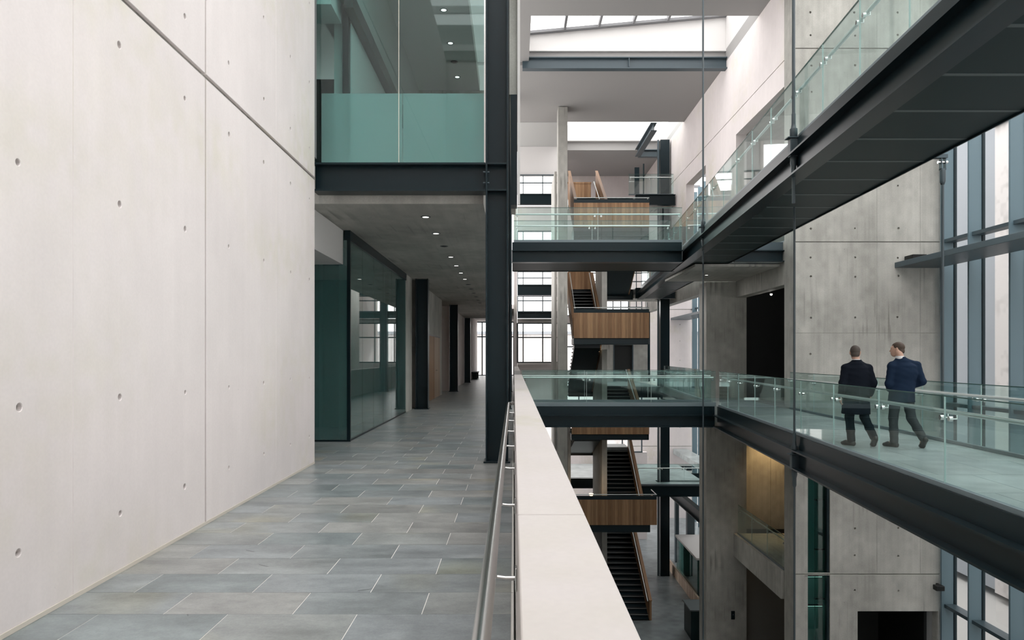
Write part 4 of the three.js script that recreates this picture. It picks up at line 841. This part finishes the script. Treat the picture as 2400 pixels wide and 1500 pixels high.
// a hand whose palm runs from the wrist along dir; side = direction the thumb leaves; curl bends the fingers towards nrm
function hand(w, dir, side, nrm, curl) {
  const at = (u, s, n) => [0, 1, 2].map((i) => w[i] + dir[i] * u + side[i] * s + nrm[i] * n), fs = [];
  const palm = [cap(at(0, 0, 0), at(0.085, 0.022, 0), 0.022, 0.018), cap(at(0.01, -0.005, 0), at(0.085, -0.02, 0), 0.021, 0.016), cap(at(0.02, 0.01, 0), at(0.085, 0, 0), 0.02, 0.017)];
  [[0.027, 0.07, 1], [0.009, 0.08, 1.06], [-0.009, 0.075, 1], [-0.026, 0.058, 0.9]].forEach(([s, L]) => {
    const a = at(0.088, s, 0), b = at(0.088 + L * 0.5, s * 1.08, L * 0.16 * curl), c = at(0.088 + L * (0.82 - 0.1 * curl), s * 1.1, L * 0.5 * curl), e = at(0.088 + L * (0.95 - 0.3 * curl), s * 1.1, L * 0.78 * curl);
    fs.push(smin([cap(a, b, 0.0095, 0.0088), cap(b, c, 0.0088, 0.008), cap(c, e, 0.008, 0.0072)], 0.006));
  });
  const t0 = at(0.025, 0.022, 0.004), t1 = at(0.06, 0.048, 0.012), t2 = at(0.09, 0.052, 0.02);
  fs.push(smin([cap(t0, t1, 0.014, 0.0105), cap(t1, t2, 0.0105, 0.0085)], 0.008));
  const all = smin([smin(palm, 0.02), ...fs], 0.008), c = at(0.08, 0.01, 0.01);
  return mesh3(all, c.map((v) => v - 0.13), c.map((v) => v + 0.13), 62);
}
function head(c, turn, r = 1) {                              // face looks to -z, turned to the left by turn
  const q = (f) => (x, y, z) => { const X = x - c[0], Z = z - c[2], s = Math.sin(turn), o = Math.cos(turn); return f((X * o - Z * s) / r, (y - c[1]) / r, (X * s + Z * o) / r) * r; };
  const skull = smin([ell([0, 0.035, 0.012], [0.077, 0.09, 0.097]), ell([0, -0.03, -0.035], [0.062, 0.088, 0.068]), ell([0, -0.085, -0.06], [0.03, 0.028, 0.03])], 0.05);
  const face = smin([skull, cap([0, 0.012, -0.098], [0, -0.028, -0.118], 0.008, 0.014), ell([0, 0.035, -0.09], [0.055, 0.01, 0.014]), ell([0, -0.062, -0.094], [0.024, 0.008, 0.01]), ell([0, -0.05, -0.09], [0.03, 0.03, 0.012])], 0.014);
  const sockets = (x, y, z) => Math.max(face(x, y, z), -Math.min(ell([-0.031, 0.012, -0.104], [0.018, 0.01, 0.014])(x, y, z), ell([0.031, 0.012, -0.104], [0.018, 0.01, 0.014])(x, y, z)));
  const eyes = smin([sockets, ell([-0.031, 0.012, -0.082], [0.013, 0.011, 0.012]), ell([0.031, 0.012, -0.082], [0.013, 0.011, 0.012])], 0.003);
  const ear = (s) => smin([ell([s * 0.078, -0.005, 0.012], [0.01, 0.032, 0.019]), ell([s * 0.083, 0.012, 0.02], [0.008, 0.018, 0.014])], 0.01);
  return { skin: q(smin([eyes, ear(-1), ear(1)], 0.006)), hair: q(cut((x, y, z) => Math.min(ell([0, 0.04, 0.014], [0.083, 0.094, 0.103])(x, y, z), ell([0, -0.02, 0.045], [0.072, 0.075, 0.07])(x, y, z)), (x, y, z) => Math.max(-(y + 0.068 - Math.max(0, -z) * 1.2 - (Math.abs(x) > 0.05 ? Math.max(0, 0.04 - z) * 0.9 : 0)), -(z + 0.072 + (y - 0.06) * 0.6)))) };
}
function person(label, [X, d], o) {
  const t = thing('person', label, 'person', [X, 0, d], 'two men walking away along the lower side bridge'); t.userData.local = true; delete t.userData.group;
  const J = o.joints, arms = [], sleeves = [], legs = [], trousers = [], shoes = [], soles = [];
  for (const s of ['l', 'r']) {
    const [sh, el, wr] = J[s + 'Arm'], [hp, kn, an, heel, ball, toe] = J[s + 'Leg'], sh0 = [sh[0] * 0.3 + J.head[0] * 0.5, sh[1] + 0.075, sh[2]];
    arms.push(cap(sh0, sh, 0.055, 0.052), cap(sh, el, 0.05, 0.038), cap(el, wr, 0.037, 0.026));
    sleeves.push(cap(sh0, sh, 0.05, 0.064), cap(sh, el, 0.07, 0.06), cap(el, mid(el, wr, 0.9), 0.064, 0.049));
    legs.push(cap(hp, kn, 0.078, 0.052), cap(kn, an, 0.05, 0.034), cap(an, heel, 0.034, 0.03), cap(an, toe, 0.032, 0.022));
    trousers.push(cap([hp[0], hp[1] + 0.05, hp[2]], hp, 0.105, 0.105), cap(hp, kn, 0.1, 0.074), cap(kn, mid(kn, an, 0.55), 0.074, 0.068), cap(mid(kn, an, 0.55), mid(kn, an, 0.98), 0.068, 0.066));
    shoes.push(smin([cap(heel, mid(heel, ball, 0.5), 0.038, 0.037), cap(mid(heel, ball, 0.5), ball, 0.037, 0.042), cap(ball, toe, 0.042, 0.03), cap(an, heel, 0.042, 0.04)], 0.03));
  }
  const H = head(J.head, o.turn), neck = cap([J.head[0] * 0.75, J.head[1] - 0.17, 0.01], [J.head[0], J.head[1] - 0.06, 0.0], 0.06, 0.056);
  const inner = loft(o.torso.map(([y, cx, cz, a, b]) => [y, cx, cz, a - 0.035, b - 0.03]));
  const body = mesh3(smin([inner, neck, smin(arms, 0.02), smin(legs, 0.03)], 0.03), [-0.48, -0.03, -0.4], [0.48, 1.56, 0.42], 84);
  const skin = [body, mesh3(smin([H.skin, neck], 0.03), J.head.map((v, i) => v - (i === 1 ? 0.2 : 0.15)), J.head.map((v) => v + 0.15), 76)];
  for (const s of ['l', 'r']) skin.push(hand(J[s + 'Arm'][2], J[s + 'Hand'].dir, J[s + 'Hand'].side, J[s + 'Hand'].nrm, J[s + 'Hand'].curl));
  part(t, 'body', skin, M.skin);
  part(t, 'hair', mesh3(H.hair, J.head.map((v) => v - 0.16), J.head.map((v) => v + 0.16), 64, 0.0012), o.hair);
  const hem = o.torso[0][0];
  part(t, 'trousers', mesh3(smin(trousers, 0.03), [-0.45, 0.02, -0.4], [0.45, 1.06, 0.42], 84, 0.0022), o.trousers);
  part(t, 'jacket', mesh3(smin([loft(o.torso), smin(sleeves, 0.03)], 0.035), [-0.5, hem - 0.06, -0.38], [0.5, 1.6, 0.32], 92, 0.0018), o.jacket, o.jacketLabel);
  part(t, 'shirt_collar', mesh3(cut(loft([[J.head[1] - 0.165, J.head[0] * 0.8, 0.008, 0.074, 0.078], [J.head[1] - 0.098, J.head[0] * 0.95, 0.004, 0.064, 0.068]]), (x, y, z) => y - (J.head[1] - 0.112 - Math.max(0, -z) * 0.3)), [J.head[0] - 0.12, J.head[1] - 0.2, -0.12], [J.head[0] + 0.12, J.head[1] - 0.06, 0.12], 48), M.shirt);
  part(t, 'shoe', mesh3(shoes[0], [-0.45, -0.01, -0.45], [0.1, 0.26, 0.42], 64), M.shoe); part(t, 'shoe', mesh3(shoes[1], [-0.02, -0.01, -0.4], [0.45, 0.3, 0.45], 64), M.shoe);
  return t;
}
Object.assign(M, {
  skin: std(0.5, 0.31, 0.235, 0.55), shirt: std(0.66, 0.66, 0.67, 0.8), shoe: std(0.014, 0.013, 0.013, 0.35),
  hairGrey: std(0.055, 0.042, 0.034, 0.7), hairBrown: std(0.05, 0.03, 0.019, 0.65),
  coat: dull(0.006, 0.0085, 0.014, 0.9, 0.2), coatTrousers: dull(0.01, 0.017, 0.022, 0.9, 0.2), navy: dull(0.0095, 0.02, 0.043, 0.9, 0.25), greyTrousers: dull(0.06, 0.067, 0.07, 0.9, 0.2),
});
person('man in a long dark overcoat walking away, left one of the two on the bridge', [6.03, 12.3], {
  turn: -0.35, hair: M.hairGrey, trousers: M.coatTrousers, jacket: M.coat, jacketLabel: 'long dark overcoat',
  torso: [[0.555, -0.015, 0.0, 0.245, 0.165], [0.8, -0.01, 0, 0.23, 0.155], [1.05, -0.005, 0, 0.222, 0.15], [1.25, 0, 0.005, 0.222, 0.15], [1.35, 0, 0.01, 0.2, 0.13], [1.43, 0, 0.012, 0.125, 0.1], [1.505, -0.008, 0.01, 0.074, 0.08]],
  joints: {
    head: [-0.015, 1.628, -0.03],
    lArm: [[-0.2, 1.36, 0.005], [-0.262, 1.1, 0.03], [-0.272, 0.86, -0.02]], rArm: [[0.2, 1.36, 0.005], [0.268, 1.1, 0.045], [0.272, 0.88, -0.07]],
    lHand: { dir: [0.02, -0.99, -0.1], side: [0.2, 0, -0.97], nrm: [0.97, 0, 0.2], curl: 0.7 }, rHand: { dir: [-0.25, -0.9, -0.35], side: [-0.3, 0.2, -0.93], nrm: [-0.93, 0, 0.3], curl: 0.5 },
    lLeg: [[-0.1, 0.9, 0], [-0.105, 0.5, -0.05], [-0.095, 0.09, 0.0], [-0.08, 0.038, 0.03], [-0.15, 0.042, -0.08], [-0.19, 0.032, -0.13]],
    rLeg: [[0.085, 0.9, 0], [0.125, 0.5, 0.02], [0.195, 0.17, 0.2], [0.205, 0.15, 0.25], [0.21, 0.045, 0.16], [0.21, 0.032, 0.1]],
  },
});
person('man in a navy suit jacket and grey trousers walking away, looking to the left', [6.76, 12.12], {
  turn: 0.75, hair: M.hairBrown, trousers: M.greyTrousers, jacket: M.navy, jacketLabel: 'navy suit jacket',
  torso: [[0.775, -0.045, 0.0, 0.225, 0.155], [0.95, -0.04, 0, 0.212, 0.148], [1.12, -0.02, 0, 0.212, 0.145], [1.28, 0, 0.01, 0.228, 0.155], [1.39, -0.005, 0.015, 0.208, 0.138], [1.475, -0.03, 0.01, 0.13, 0.105], [1.56, -0.058, 0.0, 0.074, 0.08]],
  joints: {
    head: [-0.085, 1.685, -0.05],
    lArm: [[-0.212, 1.4, 0.005], [-0.272, 1.09, 0.02], [-0.15, 0.98, -0.19]], rArm: [[0.212, 1.41, 0.01], [0.282, 1.13, 0.06], [0.13, 1.0, -0.17]],
    lHand: { dir: [0.85, 0.15, -0.5], side: [-0.1, 0.95, 0.25], nrm: [0.5, 0.2, 0.84], curl: 0.8 }, rHand: { dir: [-0.85, 0.1, -0.5], side: [0.05, 0.98, 0.2], nrm: [-0.5, 0.2, 0.84], curl: 0.8 },
    lLeg: [[-0.135, 0.92, 0], [-0.165, 0.5, -0.04], [-0.18, 0.09, 0.02], [-0.165, 0.038, 0.05], [-0.24, 0.042, -0.06], [-0.29, 0.032, -0.1]],
    rLeg: [[0.05, 0.92, 0], [0.11, 0.5, 0.03], [0.2, 0.175, 0.22], [0.21, 0.15, 0.27], [0.215, 0.045, 0.18], [0.215, 0.032, 0.12]],
  },
});
renderer.render(scene, camera);
